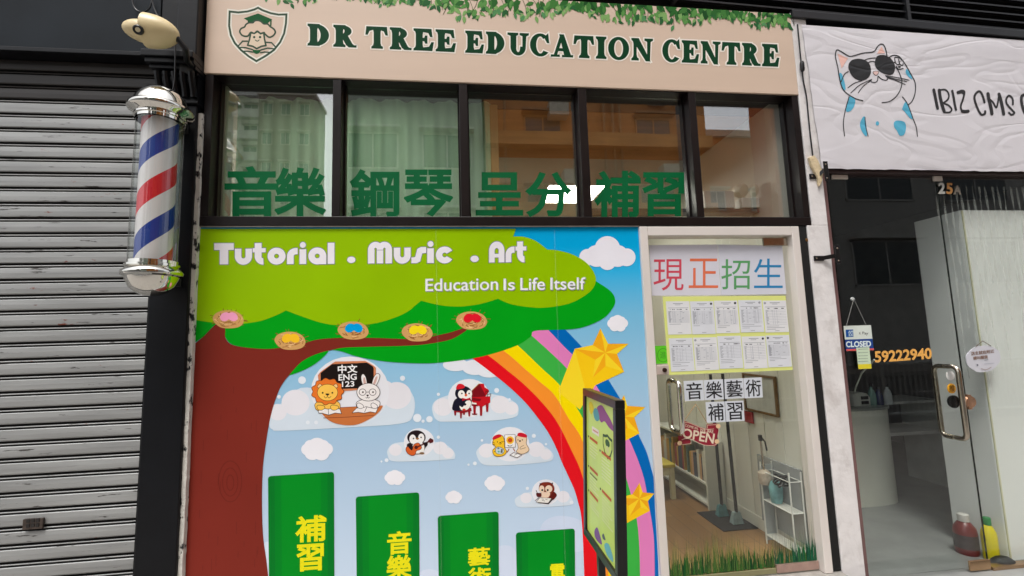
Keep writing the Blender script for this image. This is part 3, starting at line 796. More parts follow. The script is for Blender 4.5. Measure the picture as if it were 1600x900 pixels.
# bird nests with eggs
for (cx, cy), ec, nm in (((357, 498), (244, 160, 196), 'pink'), ((453.5, 531.5), (250, 190, 40), 'orange'), ((552, 515.5), (0, 156, 222), 'blue'), ((652, 518.5), (252, 214, 30), 'yellow'), ((737, 500), (222, 24, 44), 'red')):
    a = art(0.0044)
    for k in range(16):
        an = rt.uniform(0, 2 * pi)
        x, y = cx + 20 * cos(an), cy + 10 * sin(an)
        a.line([(x, y), (x + 9 * cos(an) + rt.uniform(-3, 3), y + 5 * sin(an) + rt.uniform(-3, 2))], 0.95, (140, 86, 42), cap=False)
    a.blob([(cx - 24, cy + 2), (cx - 20, cy - 8), (cx - 6, cy - 13), (cx + 9, cy - 12), (cx + 20, cy - 6), (cx + 24, cy + 4), (cx + 18, cy + 12), (cx + 4, cy + 15), (cx - 13, cy + 13)], (206, 158, 98))
    for k in range(46):
        an, rr = rt.uniform(0, 2 * pi), rt.uniform(.25, .95)
        x, y = cx + 22 * rr * cos(an), cy + 1 + 12 * rr * sin(an)
        t = an + pi / 2 + rt.uniform(-.6, .6); q = rt.uniform(3, 6)
        a.line([(x - q * cos(t), y - q * .5 * sin(t)), (x + q * .3, y + rt.uniform(-1, 1)), (x + q * cos(t), y + q * .5 * sin(t))], 1.05, rt.choice([(158, 100, 52), (232, 194, 142), (180, 124, 68), (136, 84, 44)]), cap=False)
    for sx_ in (-1, 1):
        a.oval(cx + 6 * sx_ + 1, cy - 3, 8.2, ec, 6.6, rot=0.5 * sx_)
    a.build('printed_nest', mu)

# plain green columns with their yellow writing
pipe = M('column_green_print', (0, 132, 32), 0.34, var=0.03, scale=2, spec=0.45)
COLS = [((419, 744), (522, 737)), ((556, 776), (655, 769)), ((684, 806), (779, 799)), ((806, 832), (898, 825.5))]
for (x0, y0), (x1, y1) in COLS:
    k = (y1 - y0) / (x1 - x0); a = art(0.0048)
    r_ = 4.0
    top = [(x0, y0 + r_), (x0 + .3 * r_, y0 + .3 * r_ + k * r_ * .3), (x0 + r_, y0 + k * r_), (x1 - r_, y1 - k * r_), (x1 - .3 * r_, y1 + .3 * r_), (x1, y1 + r_)]
    xm = lambda u, y: x0 + (x1 - x0) * u
    a.poly(top + [(x1 + .6, 907), (x0 + 1.5, 908)], (2, 116, 36))
    for u0, u1, c in ((.10, .90, (0, 126, 34)), (.2, .8, (0, 136, 32))):
        a.poly([(xm(u0, 0), y0 + 1.2 + (y1 - y0) * u0), (xm(u1, 0), y0 + 1.2 + (y1 - y0) * u1), (xm(u1, 0) + .8, 907), (xm(u0, 0) + 1.2, 907)], c)
    a.build('printed_column', mu)
YL = (232, 222, 24)
for ch, q in (('補', (463, 808, 509, 847)), ('習', (465, 852, 505, 892)), ('音', (606, 832, 642, 866)), ('樂', (605, 869, 642, 905)), ('藝', (732, 857, 765, 884)), ('術', (732, 888, 766, 916)), ('電', (860, 882, 882, 904))):
    a = art(0.0052); a.text(ch, box4(*q, -0.07), YL, 0.03); a.build('character', mu)

# rounded heavy lettering
def rc(x0, y0, x1, y1): return [(x0, y0), (x1, y0), (x1, y1), (x0, y1)]
BAU = {
 'T': (.98, [rc(.0, .68, .96, 1), rc(.27, 0, .69, .70)]),
 'u': (.88, [rc(0, .36, .32, .74), rc(.52, .36, .84, .74), ring(.42, .38, .42, .40, .10, .10, 180, 360)]),
 't': (.66, [rc(.06, .36, .40, 1), rc(-.04, .56, .60, .76), ring(.48, .38, .42, .40, .09, .10, 180, 272)]),
 'o': (.92, [ring(.44, .38, .44, .40, .12, .11, 0, 180), ring(.44, .38, .44, .40, .12, .11, 180, 360)]),
 'r': (.58, [rc(0, 0, .33, .40), ring(.44, .38, .44, .38, .11, .08, 88, 180), rc(.42, .46, .52, .76)]),
 'i': (.40, [rc(0, 0, .33, .70), ell(.165, .90, .15, .14, n=16)]),
 'a': (.92, [ring(.44, .38, .44, .40, .12, .11, 0, 180), ring(.44, .38, .44, .40, .12, .11, 180, 360), rc(.55, -.01, .88, .40)]),
 'l': (.40, [rc(0, 0, .33, 1)]),
 'M': (1.26, [rc(0, 0, .33, .66), rc(.44, 0, .76, .62), rc(.87, 0, 1.2, .66), ring(.38, .64, .38, .38, .07, .10, 0, 180), ring(.82, .64, .38, .38, .07, .10, 0, 180)]),
 's': (.72, [[(-.04, 0), (.22, .0), (.40, .08), (.46, .30), (.50, .46), (.70, .48), (.70, .76), (.44, .76), (.26, .68), (.19, .44), (.15, .29), (-.04, .27)]]),
 'c': (.86, [ring(.44, .38, .44, .40, .12, .11, 32, 328)]),
 'A': (.94, [rc(0, 0, .33, .58), rc(.56, 0, .90, .58), ring(.45, .56, .45, .46, .12, .14, 0, 180), rc(.31, .24, .58, .42)]),
}
LW, LE = (230, 226, 232), (112, 108, 128)
for s, x0, y0, x1, y1 in (('Tutorial', 335, 380, 525, 413), ('Music', 575, 378.5, 708, 411.5), ('Art', 764, 378, 824, 410)):
    a = art(0.0056); word(a, BAU, s, ((x0, y0 + .2), (x1, y0 - .6), (x1, y1 - .6), (x0, y1 + .4)), LW, LE, 1.7, gap=0.03); a.build('lettering', mu)
for cx, cy in ((549, 406), (741.5, 404.5)):
    a = art(0.0056); a.oval(cx, cy, 7.2, LE, 5.8); a.oval(cx, cy, 6.4, LW, 5.0); a.build('dot', mu)
a = art(0.0056)
a.text('Education', ((666, 437), (779, 434.5), (779, 454), (666, 456)), (150, 148, 150), 0.025)
a.text('Education', ((665, 436), (778, 433.5), (778, 453), (665, 455)), (236, 236, 240), 0.012)
for s, x0, x1, t, b0 in (('Is', 787, 804, 435.8, 453.6), ('Life', 813, 851, 434.5, 453.4), ('Itself', 860, 914, 434, 452.6)):
    a.text(s, ((x0 + 1, t + 1), (x1 + 1, t + .4), (x1 + 1, b0 + .4), (x0 + 1, b0 + 1)), (150, 148, 150), 0.025)
    a.text(s, ((x0, t), (x1, t - .6), (x1, b0 - .6), (x0, b0)), (236, 236, 240), 0.012)
a.build('slogan', mu)

# small animal pictures
OUT = (46, 26, 20)
def zz(ox, oy, k): return lambda *p: [(ox + x / k, oy + y / k) for x, y in p]
a = art(0.0048); z = zz(480, 550, 7.5)
a.poly(smooth(z((130, 640), (150, 690), (240, 790), (350, 840), (480, 858), (600, 845), (720, 790), (800, 740), (860, 680), (884, 640), (884, 626)), False, 4) + z((500, 645), (385, 650)), (196, 112, 60))
a.line(z((190, 772), (480, 762), (780, 742)), 0.8, (120, 52, 34), cap=False); a.line(z((385, 650), (590, 640)), 0.7, (120, 52, 34), cap=False)
a.poly(z((300, 130), (330, 112), (680, 104), (725, 128), (780, 160), (806, 185), (806, 430), (420, 458), (140, 400), (126, 270), (160, 230)), (206, 128, 88))
a.poly(z((292, 142), (700, 124), (770, 168), (780, 190), (780, 420), (420, 432), (160, 380), (158, 245)), (30, 22, 20))
a.text('中文', (z((362, 152))[0], z((584, 148))[0], z((586, 240))[0], z((362, 250))[0]), (238, 236, 236), 0.03)
a.text('ENG', (z((370, 264))[0], z((578, 255))[0], z((580, 322))[0], z((370, 334))[0]), (238, 236, 236), 0.03)
a.text('123', (z((410, 346))[0], z((550, 340))[0], z((552, 402))[0], z((410, 408))[0]), (238, 236, 236), 0.03)
# lion
body = z((100, 600), (95, 650), (130, 685), (250, 690), (360, 680), (388, 640), (372, 590), (300, 560), (180, 565))
a.shape(body, (246, 190, 84), OUT, .8)
a.shape([(q[0], q[1]) for q in [(480 + (240 + (182 + 12 * cos(11 * t)) * cos(t)) / 7.5, 550 + (462 + (150 + 10 * cos(11 * t)) * sin(t)) / 7.5) for t in [2 * pi * i / 66 for i in range(66)]]], (226, 116, 42), (96, 40, 22), .9, False)
for ex in (148, 332): a.shape(z((ex - 26, 415), (ex - 10, 378), (ex + 18, 380), (ex + 26, 415)), (240, 200, 140), (96, 40, 22), .7)
a.oval(480 + 240 / 7.5, 550 + 474 / 7.5, 122 / 7.5, (96, 40, 22), 100 / 7.5); a.oval(480 + 240 / 7.5, 550 + 474 / 7.5, 117 / 7.5, (250, 194, 84), 95 / 7.5)
for ex in (183, 296): a.oval(*z((ex, 478))[0], 1.4, OUT)
a.blob(z((215, 490), (240, 485), (262, 492), (240, 512)), OUT); a.curve(z((200, 520), (218, 538), (238, 524), (258, 538), (280, 520)), .7, OUT); a.line(z((239, 508), (239, 526)), .7, OUT)
def book(p):
    a.shape(z(*p), (236, 230, 228), OUT, .8, False)
book([(128, 690), (180, 660), (250, 668), (330, 656), (385, 668), (404, 722), (330, 714), (252, 738), (180, 716), (140, 716)])
a.line(z((248, 665), (252, 730)), .7, OUT)
for px_ in (165, 325): a.shape(z((px_ - 50, 640), (px_ - 30, 622), (px_ + 30, 630), (px_ + 44, 655), (px_ + 10, 680), (px_ - 34, 676)), (250, 194, 84), OUT, .7)
# rabbit
WR = (234, 228, 226)
a.shape(z((590, 580), (578, 630), (600, 655), (700, 670), (820, 655), (852, 620), (840, 575), (720, 545)), WR, OUT, .8)
for p, q in (((660, 400), (632, 300), (655, 256), (690, 300), (700, 390)), ((758, 400), (775, 310), (815, 252), (852, 270), (840, 330), (805, 395))), : 
    a.shape(z(*p), WR, OUT, .8); a.shape(z(*q), WR, OUT, .8)
a.blob(z((665, 380), (660, 310), (676, 300), (690, 375)), (206, 168, 158)); a.blob(z((772, 380), (800, 300), (825, 290), (800, 370)), (206, 168, 158))
a.shape(ell(*z((718, 470))[0], 136 / 7.5, 104 / 7.5), WR, OUT, .9, False)
for ex in (650, 768):
    a.line(ell(*z((ex, 470))[0], 40 / 7.5, 38 / 7.5), .8, OUT, True); a.oval(*z((ex + 4, 470))[0], 1.4, OUT)
a.line(z((692, 470), (728, 468)), .8, OUT)
a.blob(z((694, 502), (724, 502), (709, 522)), OUT); a.curve(z((688, 532), (700, 540), (709, 528), (720, 540), (732, 530)), .7, OUT)
book([(526, 712), (580, 656), (660, 650), (690, 640), (780, 660), (830, 655), (805, 712), (740, 700), (668, 716), (600, 704)])
a.line(z((700, 645), (672, 705)), .7, OUT)
for px_ in (620, 785): a.shape(z((px_ - 36, 612), (px_ - 10, 596), (px_ + 34, 622), (px_ + 40, 650), (px_, 662), (px_ - 30, 645)), WR, OUT, .7)
a.build('printed_lion_and_rabbit', mu)

# penguin at a red piano
a = art(0.0048); z = zz(690, 580, 10)
RD, RD2, NV = (190, 22, 34), (120, 14, 26), (24, 24, 40)
a.poly(z((470, 300), (580, 195), (660, 200), (670, 250), (735, 290), (740, 320), (680, 400), (470, 410)), RD2); a.poly(z((590, 195), (660, 195), (672, 250), (735, 290), (720, 330), (690, 380)), RD)
a.line(z((478, 296), (580, 196)), .9, (206, 160, 110))
a.poly(z((470, 470), (470, 405), (600, 400), (760, 390), (760, 490), (640, 550), (560, 540)), RD); a.poly(z((470, 415), (620, 432), (600, 470), (470, 460)), RD2)
a.poly(z((468, 486), (545, 495), (545, 518), (468, 510)), (232, 228, 220)); a.poly(z((470, 512), (560, 522), (560, 548), (470, 540)), RD2)
for x, y0, y1 in ((515, 540, 670), (616, 545, 695), (712, 500, 635)): a.poly(z((x - 24, y0), (x + 24, y0), (x + 16, y1), (x - 16, y1)), (150, 18, 30))
a.poly(z((470, 660), (560, 660), (550, 680), (480, 680)), RD2)
a.poly(z((190, 600), (460, 570), (470, 620), (330, 655), (195, 630)), (140, 24, 36))
for x, y1 in ((212, 690), (302, 735), (350, 680), (432, 705)): a.poly(z((x - 20, 620), (x + 20, 620), (x + 12, y1), (x - 12, y1)), (140, 24, 36))
a.blob(z((225, 430), (180, 500), (170, 600), (260, 620), (400, 600), (455, 540), (460, 440), (340, 400)), NV); a.poly(z((155, 572), (200, 560), (190, 600)), NV)
a.blob(z((280, 540), (330, 560), (380, 470), (450, 460), (455, 530), (400, 600), (310, 605)), (234, 230, 222))
a.blob(z((330, 480), (385, 510), (370, 535), (300, 530), (260, 490)), NV)
a.oval(*z((340, 345))[0], 13, NV, 11.5)
a.oval(*z((310, 360))[0], 5.4, (236, 232, 226), 6.4); a.oval(*z((432, 355))[0], 4.4, (236, 232, 226), 6.2); a.oval(*z((375, 400))[0], 7, (236, 232, 226), 3)
for ex in (316, 430): a.oval(*z((ex, 348))[0], 1.2, (40, 34, 40))
a.blob(z((358, 375), (380, 350), (404, 372), (380, 395)), (220, 96, 40))
a.blob(z((230, 250), (255, 205), (310, 198), (355, 225), (350, 262), (240, 284)), (206, 30, 44))
a.poly(z((320, 415), (385, 432), (450, 410), (452, 458), (385, 442), (325, 465)), (180, 24, 40)); a.oval(*z((350, 600))[0], 2.6, (214, 60, 40), 1.6)
for p in (((690, 350), (690, 310), (715, 312), (712, 345)), ((715, 405), (718, 360), (770, 352), (765, 392))): a.line(z(*p), .8, OUT)
a.build('printed_piano_penguin', mu)

# penguin with a guitar
a = art(0.0048); z = zz(620, 660, 12.86)
BK = (34, 22, 26)
a.blob(z((230, 420), (205, 480), (260, 600), (370, 640), (500, 625), (560, 540), (590, 420), (400, 380)), BK)
a.blob(z((330, 430), (330, 600), (440, 625), (530, 600), (555, 500), (520, 420)), (232, 228, 224))
a.oval(*z((395, 300))[0], 14.4, BK, 11.2)
a.oval(*z((320, 335))[0], 5.2, (236, 232, 230), 7.2); a.oval(*z((492, 310))[0], 4.8, (236, 232, 230), 6.8); a.oval(*z((410, 390))[0], 8.6, (236, 232, 230), 4.4)
for x, y in ((336, 322), (488, 300)): a.oval(*z((x, y))[0], 1.2, (40, 40, 50))
a.blob(z((378, 320), (415, 305), (450, 325), (412, 348)), (150, 104, 60))
a.shape(z((320, 500), (350, 440), (420, 410), (470, 440), (500, 500), (470, 545), (395, 570), (370, 640), (310, 665), (230, 630), (185, 560), (200, 490), (260, 480)), (206, 92, 40), (90, 34, 24), .8)
a.oval(*z((390, 500))[0], 2.8, (80, 24, 20)); a.line(z((400, 500), (640, 385)), 2.2, (84, 30, 30)); a.poly(z((625, 370), (670, 310), (735, 345), (735, 395), (670, 420)), (84, 26, 30))
a.blob(z((220, 430), (300, 420), (325, 500), (300, 560), (230, 490)), BK); a.blob(z((540, 410), (610, 400), (620, 450), (570, 495)), BK)
a.oval(*z((505, 618))[0], 3.8, (130, 100, 74), 1.8)
a.build('printed_guitar_penguin', mu)

# two painters and an easel
a = art(0.0048); z = zz(755, 660, 12.86)
YT, BE = (236, 188, 40), (228, 200, 166)
for p in (((480, 600), (520, 530)), ((640, 580), (600, 520))): a.line(z(*p), 1.4, (150, 90, 60), cap=False)
a.shape(z((430, 250), (640, 240), (645, 495), (440, 505)), (236, 232, 232), (90, 80, 90), .7, False)
for k in range(12):
    t = 2 * pi * k / 12; a.oval(*z((540 + 62 * cos(t), 355 + 62 * sin(t)))[0], 1.5, (240, 186, 40))
a.oval(*z((540, 355))[0], 3.6, (196, 74, 30)); a.poly(z((480, 450), (540, 470), (605, 440), (560, 480), (500, 478)), (60, 80, 66))
a.shape(z((200, 360), (190, 440), (250, 490), (190, 560), (215, 650), (300, 685), (420, 655), (470, 580), (430, 500), (425, 380), (390, 270), (280, 250)), YT, (110, 74, 30), .8)
for p in (((190, 400), (225, 410)), ((190, 440), (230, 440)), ((415, 330), (435, 330)), ((410, 380), (435, 385)), ((215, 590), (240, 580))): a.line(z(*p), .9, (70, 44, 20))
for ex in (285, 378): a.oval(*z((ex, 390))[0], .9, OUT)
a.oval(*z((342, 405))[0], 1.3, OUT, .9); a.curve(z((310, 425), (342, 435), (370, 420)), .6, OUT)
a.blob(z((185, 330), (210, 280), (280, 245), (350, 245), (355, 285), (220, 345)), (196, 24, 44))
a.shape(z((245, 540), (300, 490), (390, 520), (420, 580), (370, 635), (270, 620)), (196, 206, 206), (90, 80, 60), .7)
for x, y, c in ((305, 520, (100, 120, 140)), (310, 585, (90, 170, 160)), (370, 590, (80, 80, 80)), (372, 552, (90, 90, 96))): a.oval(*z((x, y))[0], 1.8, c, 1.5)
a.shape(z((665, 280), (660, 380), (690, 440), (700, 520), (665, 580), (700, 610), (780, 635), (890, 590), (918, 530), (865, 420), (870, 300), (760, 260)), BE, (120, 92, 70), .8)
for ex in (698, 786): a.oval(*z((ex, 350))[0], .9, OUT)
a.oval(*z((738, 372))[0], 1.4, OUT); a.curve(z((810, 460), (745, 500), (750, 535), (850, 505)), .7, (120, 92, 70))
a.blob(z((690, 265), (700, 215), (780, 208), (870, 250), (875, 300), (820, 300), (740, 285)), (196, 24, 44))
a.shape(z((535, 655), (610, 605), (770, 650), (680, 710)), (232, 230, 230), (90, 74, 70), .9, False); a.line(z((622, 660), (690, 625)), .7, (90, 74, 70))
a.build('printed_painters', mu)

# owl with a book
a = art(0.0048); z = zz(820, 740, 15)
BR = (122, 44, 30)
a.blob(z((560, 560), (620, 450), (680, 420), (750, 500), (690, 590), (640, 610)), (94, 26, 20))
a.blob(z((340, 260), (400, 210), (500, 195), (600, 210), (680, 290), (690, 390), (640, 450), (560, 560), (400, 560), (380, 450), (330, 380)), BR)
a.poly(z((345, 215), (400, 240), (360, 265)), (70, 26, 18)); a.poly(z((660, 205), (655, 250), (600, 235)), (70, 26, 18))
a.oval(*z((395, 360))[0], 4.2, (228, 204, 180), 5.6); a.oval(*z((560, 355))[0], 5.6, (228, 204, 180), 5.6); a.blob(z((390, 440), (480, 430), (590, 450), (545, 555), (400, 555)), (228, 200, 176))
for ex in (408, 535): a.oval(*z((ex, 384))[0], 1.6, (30, 10, 10))
a.blob(z((450, 395), (475, 395), (462, 430)), (110, 80, 50))
a.blob(z((265, 460), (330, 450), (385, 460), (380, 540), (290, 540)), (88, 30, 30)); a.line(z((262, 390), (300, 470)), .9, (50, 24, 24)); a.line(z((240, 632), (330, 560)), .8, (50, 40, 40))
a.poly(z((300, 670), (545, 690), (640, 580), (650, 610), (555, 712), (300, 686)), (40, 26, 26)); a.shape(z((265, 665), (350, 560), (625, 575), (545, 690)), (228, 224, 216), (70, 50, 46), .5, False)
for p in (((390, 590), (450, 600)), ((400, 625), (470, 640)), ((480, 600), (530, 608))): a.line(z(*p), .8, (130, 120, 120), cap=False)
a.build('printed_owl', mu)

for k, (xa, xb_) in enumerate(((681, 690), (866, 884))):   # joints between the printed sheets
    a = wall_art(YM, 'seam', base + 0.0021)
    a.line([(xa, 359), (xa + (xb_ - xa) * .45, 600), (xb_, 905)], 1.6, (255, 255, 255), cap=False)
    a.build('sheet_joint', mu)

# ------------------------------------------------------------------ school door
df = thing('door_frame', 'white metal frame around the glass school door', 'door frame', (1.75, 0.0, 0.085))
jL0, jL1 = F(998.8, 357)[0], F(1012, 367)[0]
jR0, jR1 = F(1238.5, 380)[0], F(1247.6, 357)[0]
jR0 = jR1 - 0.055
zt0, zt1 = F(1120, 368)[1], 2.2965
MB().box(jL0 + 0.002, jL1, -0.004, 0.11, 0.086, zt1).build('jamb', white_frame, df, bevel=0.004)
MB().box(jR0, jR1, -0.004, 0.11, 0.086, zt1).build('jamb', white_frame, df, bevel=0.004)
MB().box(jL1 + 0.0005, jR0 - 0.0005, -0.003, 0.11, zt0, zt1 - 0.0005).build('head', white_frame, df, bevel=0.004)

YD = 0.052
dx0, dx1, dz0, dz1 = jL1 + 0.004, jR0 - 0.004, 0.095, zt0 - 0.008
dr = thing('glass_door', 'frameless glass school door with taped notices and a green grass strip at its foot', 'door', ((dx0 + dx1) / 2, YD, dz0))
MB().box(dx0, dx1, YD, YD + 0.010, dz0, dz1).build('pane', doorglass, dr)
px0, pz0 = F(1191, 383, YD); px1, pz1 = F(1230, 370, YD)
MB().box(px0, dx1, YD - 0.014, YD - 0.001, dz1 - 0.055, dz1).build('top_patch', steel, dr, bevel=0.003)
bx0 = F(1238, 893, YD)[0] - 0.055 * 2.4
MB().box(bx0 + 0.02, dx1, YD - 0.014, YD - 0.001, dz0, dz0 + 0.05).build('bottom_patch', M('pinkish_patch_metal', (190, 160, 150), 0.3, 0.7, var=0.1, scale=20), dr, bevel=0.003)
MB().box(dx0, bx0 + 0.018, YD - 0.010, YD - 0.001, dz0, dz0 + 0.028).build('bottom_rail', M('olive_rail', (130, 126, 92), 0.45), dr)
lx0, lz0 = F(1025, 586, YD); lx1, lz1 = F(1043.5, 569.5, YD)
lk = MB().box(lx0 - 0.006, lx1, YD - 0.016, YD - 0.001, lz0, lz1).build('lock_plate', M('pale_lock_metal', (204, 188, 180), 0.35, 0.1, var=0.1, scale=20), dr, bevel=0.006)
cx, cz = F(1034.5, 578, YD)
MB().lathe([(0.0, 0.014), (0.011, 0.014), (0.014, 0.010), (0.014, 0.0)], (cx + .008, YD - 0.016, cz), 20, (0, -1, 0)).build('keyhole', M('dark_lock_core', (70, 48, 42), 0.35, 0.7), lk, smooth=True)
def dpull(mb, x, y, z0, z1, side, r, stand):
    yy = y + side * stand
    q = 0.035
    pts = [(x, y + side * 0.002, z0), (x, yy - side * q, z0)] + [(x, yy - side * q + side * q * sin(t), z0 + q - q * cos(t)) for t in (.4, .8, 1.2)] + [(x, yy, z0 + q)] + \
          [(x, yy, z0 + (z1 - z0) * t) for t in (.3, .5, .7)] + [(x, yy, z1 - q)] + [(x, yy - side * q + side * q * cos(t), z1 - q + q * sin(t)) for t in (.4, .8, 1.2)] + [(x, yy - side * q, z1), (x, y + side * 0.002, z1)]
    mb.tube(pts, r, 14)
hx, hz1 = F(1053, 598, YD); hx2, hz0 = F(1053, 672, YD)
for sd in (-1, 1):
    mb = MB(); dpull(mb, hx + 0.0, YD + 0.005 * (1 + sd), hz0 - 0.01, hz1 + 0.012, sd, 0.016, 0.070)
    mb.build('pull_handle', chrome, dr, smooth=True)
# printed grass along the foot of the glass
a = Art(lambda x, z: (x, z), lambda p, q, o: (p, YD - 0.0006 - o, q), 'film', 0.0)
rg = random.Random(9)
gc = [(18, 74, 34), (34, 104, 40), (58, 130, 50), (96, 140, 56), (26, 92, 60), (14, 62, 40), (120, 150, 66)]
gl = [(150, 150, 90), (110, 138, 74), (70, 120, 60)]
for k in range(620):
    x = rg.uniform(dx0 + 0.004, dx1 - 0.004)
    tall = k > 400
    h = (rg.uniform(.12, .25) + .03 * sin(x * 9)) if tall else (rg.uniform(.04, .14) + .02 * sin(x * 9))
    wd = rg.uniform(0.0012, 0.0028) if tall else rg.uniform(0.003, 0.006)
    b_ = rg.uniform(-.016, .016)
    zb = dz0 + 0.03 + rg.uniform(0, .010)
    a.kind = 'sheer' if tall else 'film'
    if x > 1.95 and rg.random() < .75: c = rg.choice([(14, 88, 62), (20, 104, 66), (12, 66, 46)])
    else: c = rg.choice([(70, 112, 44), (96, 128, 52), (58, 104, 44), (120, 136, 66)] if tall else [(16, 62, 30), (24, 80, 34), (34, 98, 38), (14, 52, 28)])
    a.poly([(min(dx1 - .002, max(dx0 + .002, p)), q) for p, q in [(x - wd, zb), (x + wd, zb), (x + wd * .8 + b_ * .35, zb + h * .55), (x + b_, zb + h), (x - wd * .6 + b_ * .3, zb + h * .55)]], c)
gs = a.build('grass_film', dr)

# notices on the glass: each sheet is a thing of its own
def sheet(name, label, cat, quad, Y, c, group=None, th=0.0008, rough=0.8):
    P = [F(px, py, Y) for px, py in quad]
    mb = MB(); mb.hexa([(x, Y, z) for x, z in P], [(x, Y + th, z) for x, z in P])
    root = thing(name, label, cat, (sum(p[0] for p in P) / 4, Y, min(p[1] for p in P)), group)
    mb.build('sheet', M('paper_%d_%d_%d' % c, c, rough, var=0.03, scale=6, bump=0.05, bscale=10), root)
    return root, Art(lambda px, py: F(px, py, Y), lambda p, q, o: (p, Y - o, q), 'paper', 0.0004)
def quad_uv(q):
    tl, tr, br, bl = q
    return lambda u, v: tuple((tl[k] * (1 - u) + tr[k] * u) * (1 - v) + (bl[k] * (1 - u) + br[k] * u) * v for k in (0, 1))
YN = YD - 0.004
r_, a = sheet('poster', 'white poster with one red and one orange character at the top of the glass door', 'poster', [(1014, 383), (1121, 382), (1126.4, 461), (1018.7, 462)], YN, (212, 210, 220))
a.text('現', box4(1021, 405, 1068, 454), (204, 64, 84), -0.012); a.text('正', box4(1076, 404, 1122, 450), (222, 110, 72), -0.014); a.build('writing', r_)
r_, a = sheet('poster', 'white poster with one green and one blue character at the top of the glass door', 'poster', [(1121.6, 382), (1222.3, 384), (1228.8, 459.6), (1127, 461)], YN, (208, 209, 220))
a.text('招', box4(1127, 405, 1172, 452), (86, 156, 96), -0.012); a.text('生', box4(1178, 404, 1223, 450), (22, 126, 180), -0.014); a.build('writing', r_)

bq = [(1035.4, 463.4), (1227.5, 462), (1238.8, 578), (1044.5, 586)]
bu = quad_uv(bq)
bd, a = sheet('notice_board', 'pale yellow card on the glass door carrying ten white printed forms', 'notice board', bq, YN - 0.001, (220, 226, 132))
rp = random.Random(11)
for j in range(2):
    for i in range(5):
        u0 = 0.022 + i * 0.196 + rp.uniform(-.003, .003); v0 = (0.06, 0.525)[j] + rp.uniform(-.01, .01)
        fu = lambda u, v, u0=u0, v0=v0: bu(u0 + u * 0.190, v0 + v * 0.425)
        a = Art(lambda px, py: F(px, py, YN - 0.001), lambda p, q, o: (p, YN - 0.001 - o, q), 'paper', 0.0010 + 0.0004 * ((i + j) % 2))
        a.poly([fu(0, 0), fu(1, 0), fu(1, 1), fu(0, 1)], (216, 218, 224) if (i + j) % 2 else (222, 222, 224))
        G1, G2_, BK_ = (150, 152, 160), (176, 178, 186), (40, 40, 46)
        a.line([fu(.30, .07), fu(.72, .07)], 1.1, G1, cap=False); a.line([fu(.38, .11), fu(.62, .11)], .8, G1, cap=False)
        if rp.random() < .7: a.oval(*fu(.09 if rp.random() < .6 else .9, .08), 1.8, BK_ if rp.random() < .6 else G1)
        a.line([fu(.08, .20), fu(.94, .20)], .7, G1, cap=False)
        for k in range(rp.randint(5, 10)):
            x = rp.uniform(.1, .85); a.line([fu(x, .245), fu(x + rp.uniform(.03, .1), .25)], 1.3, rp.choice([G1, BK_, (110, 110, 120)]), cap=False)
        v = .30
        rows = rp.randint(7, 12); vb = .30 + .42 * rp.uniform(.8, 1.1)
        for k in range(rows + 1): a.line([fu(.07, v + (vb - v) * k / rows), fu(.95, v + (vb - v) * k / rows)], .45, G2_, cap=False)
        for k in range(rp.randint(4, 8)):
            x = .07 + .88 * rp.random(); a.line([fu(x, v), fu(x, vb)], .45, G2_, cap=False)
        for k in range(rows):
            vv = v + (vb - v) * (k + .5) / rows
            a.line([fu(.09, vv), fu(.09 + rp.uniform(.05, .14), vv)], .9, G1, cap=False)
            if rp.random() < .5: x = rp.uniform(.3, .8); a.line([fu(x, vv), fu(x + rp.uniform(.04, .1), vv)], .8, G2_, cap=False)
        for k in range(rp.randint(1, 3)):
            vv = vb + .05 + k * .05; a.line([fu(.08, vv), fu(rp.uniform(.3, .9), vv)], .7, G1, cap=False)
        a.line([fu(.42, .95), fu(.6, .95)], .8, G1, cap=False)
        a.build('form', bd)

for ch, q, lb in (('音', [(1068, 595.5), (1098.5, 594), (1100.5, 625.5), (1070, 627)], 'top row far left'), ('樂', [(1099.5, 594), (1129.5, 592.5), (1131, 624), (1101, 625.5)], 'top row second'),
                  ('藝', [(1131.8, 592.5), (1161, 591), (1163, 622), (1133, 623.5)], 'top row third'), ('術', [(1161.5, 591), (1190, 589.5), (1192, 621), (1163.5, 622.5)], 'top row far right'),
                  ('補', [(1102.5, 628.5), (1132, 627.2), (1134, 659), (1104.5, 660.5)], 'bottom row left'), ('習', [(1132.8, 627.2), (1161.5, 626), (1163.5, 657.5), (1134.8, 659)], 'bottom row right')):
    r_, a = sheet('character_card', 'white card with one black character %s, %s of the six cards' % (ch, lb), 'card', q, YN, (206, 210, 218), 'character cards on the glass door')
    qq = quad_uv(q); a.text(ch, (qq(.10, .09), qq(.92, .09), qq(.92, .92), qq(.10, .92)), (22, 22, 26), 0.008)
    a.build('writing', r_)
r_, a = sheet('sticker', 'bright green square sticker above the door lock', 'sticker', [(1022.8, 540.5), (1041, 540), (1043.2, 568), (1025.4, 568.6)], YN, (92, 206, 20))
a.line(ell(1036, 555, 8.6, 10.5, 0, 24, 40, 320), .9, (52, 150, 20), cap=False)
a.text('進', box4(1031.5, 549, 1041, 560), (62, 160, 20)); a.build('writing', r_)

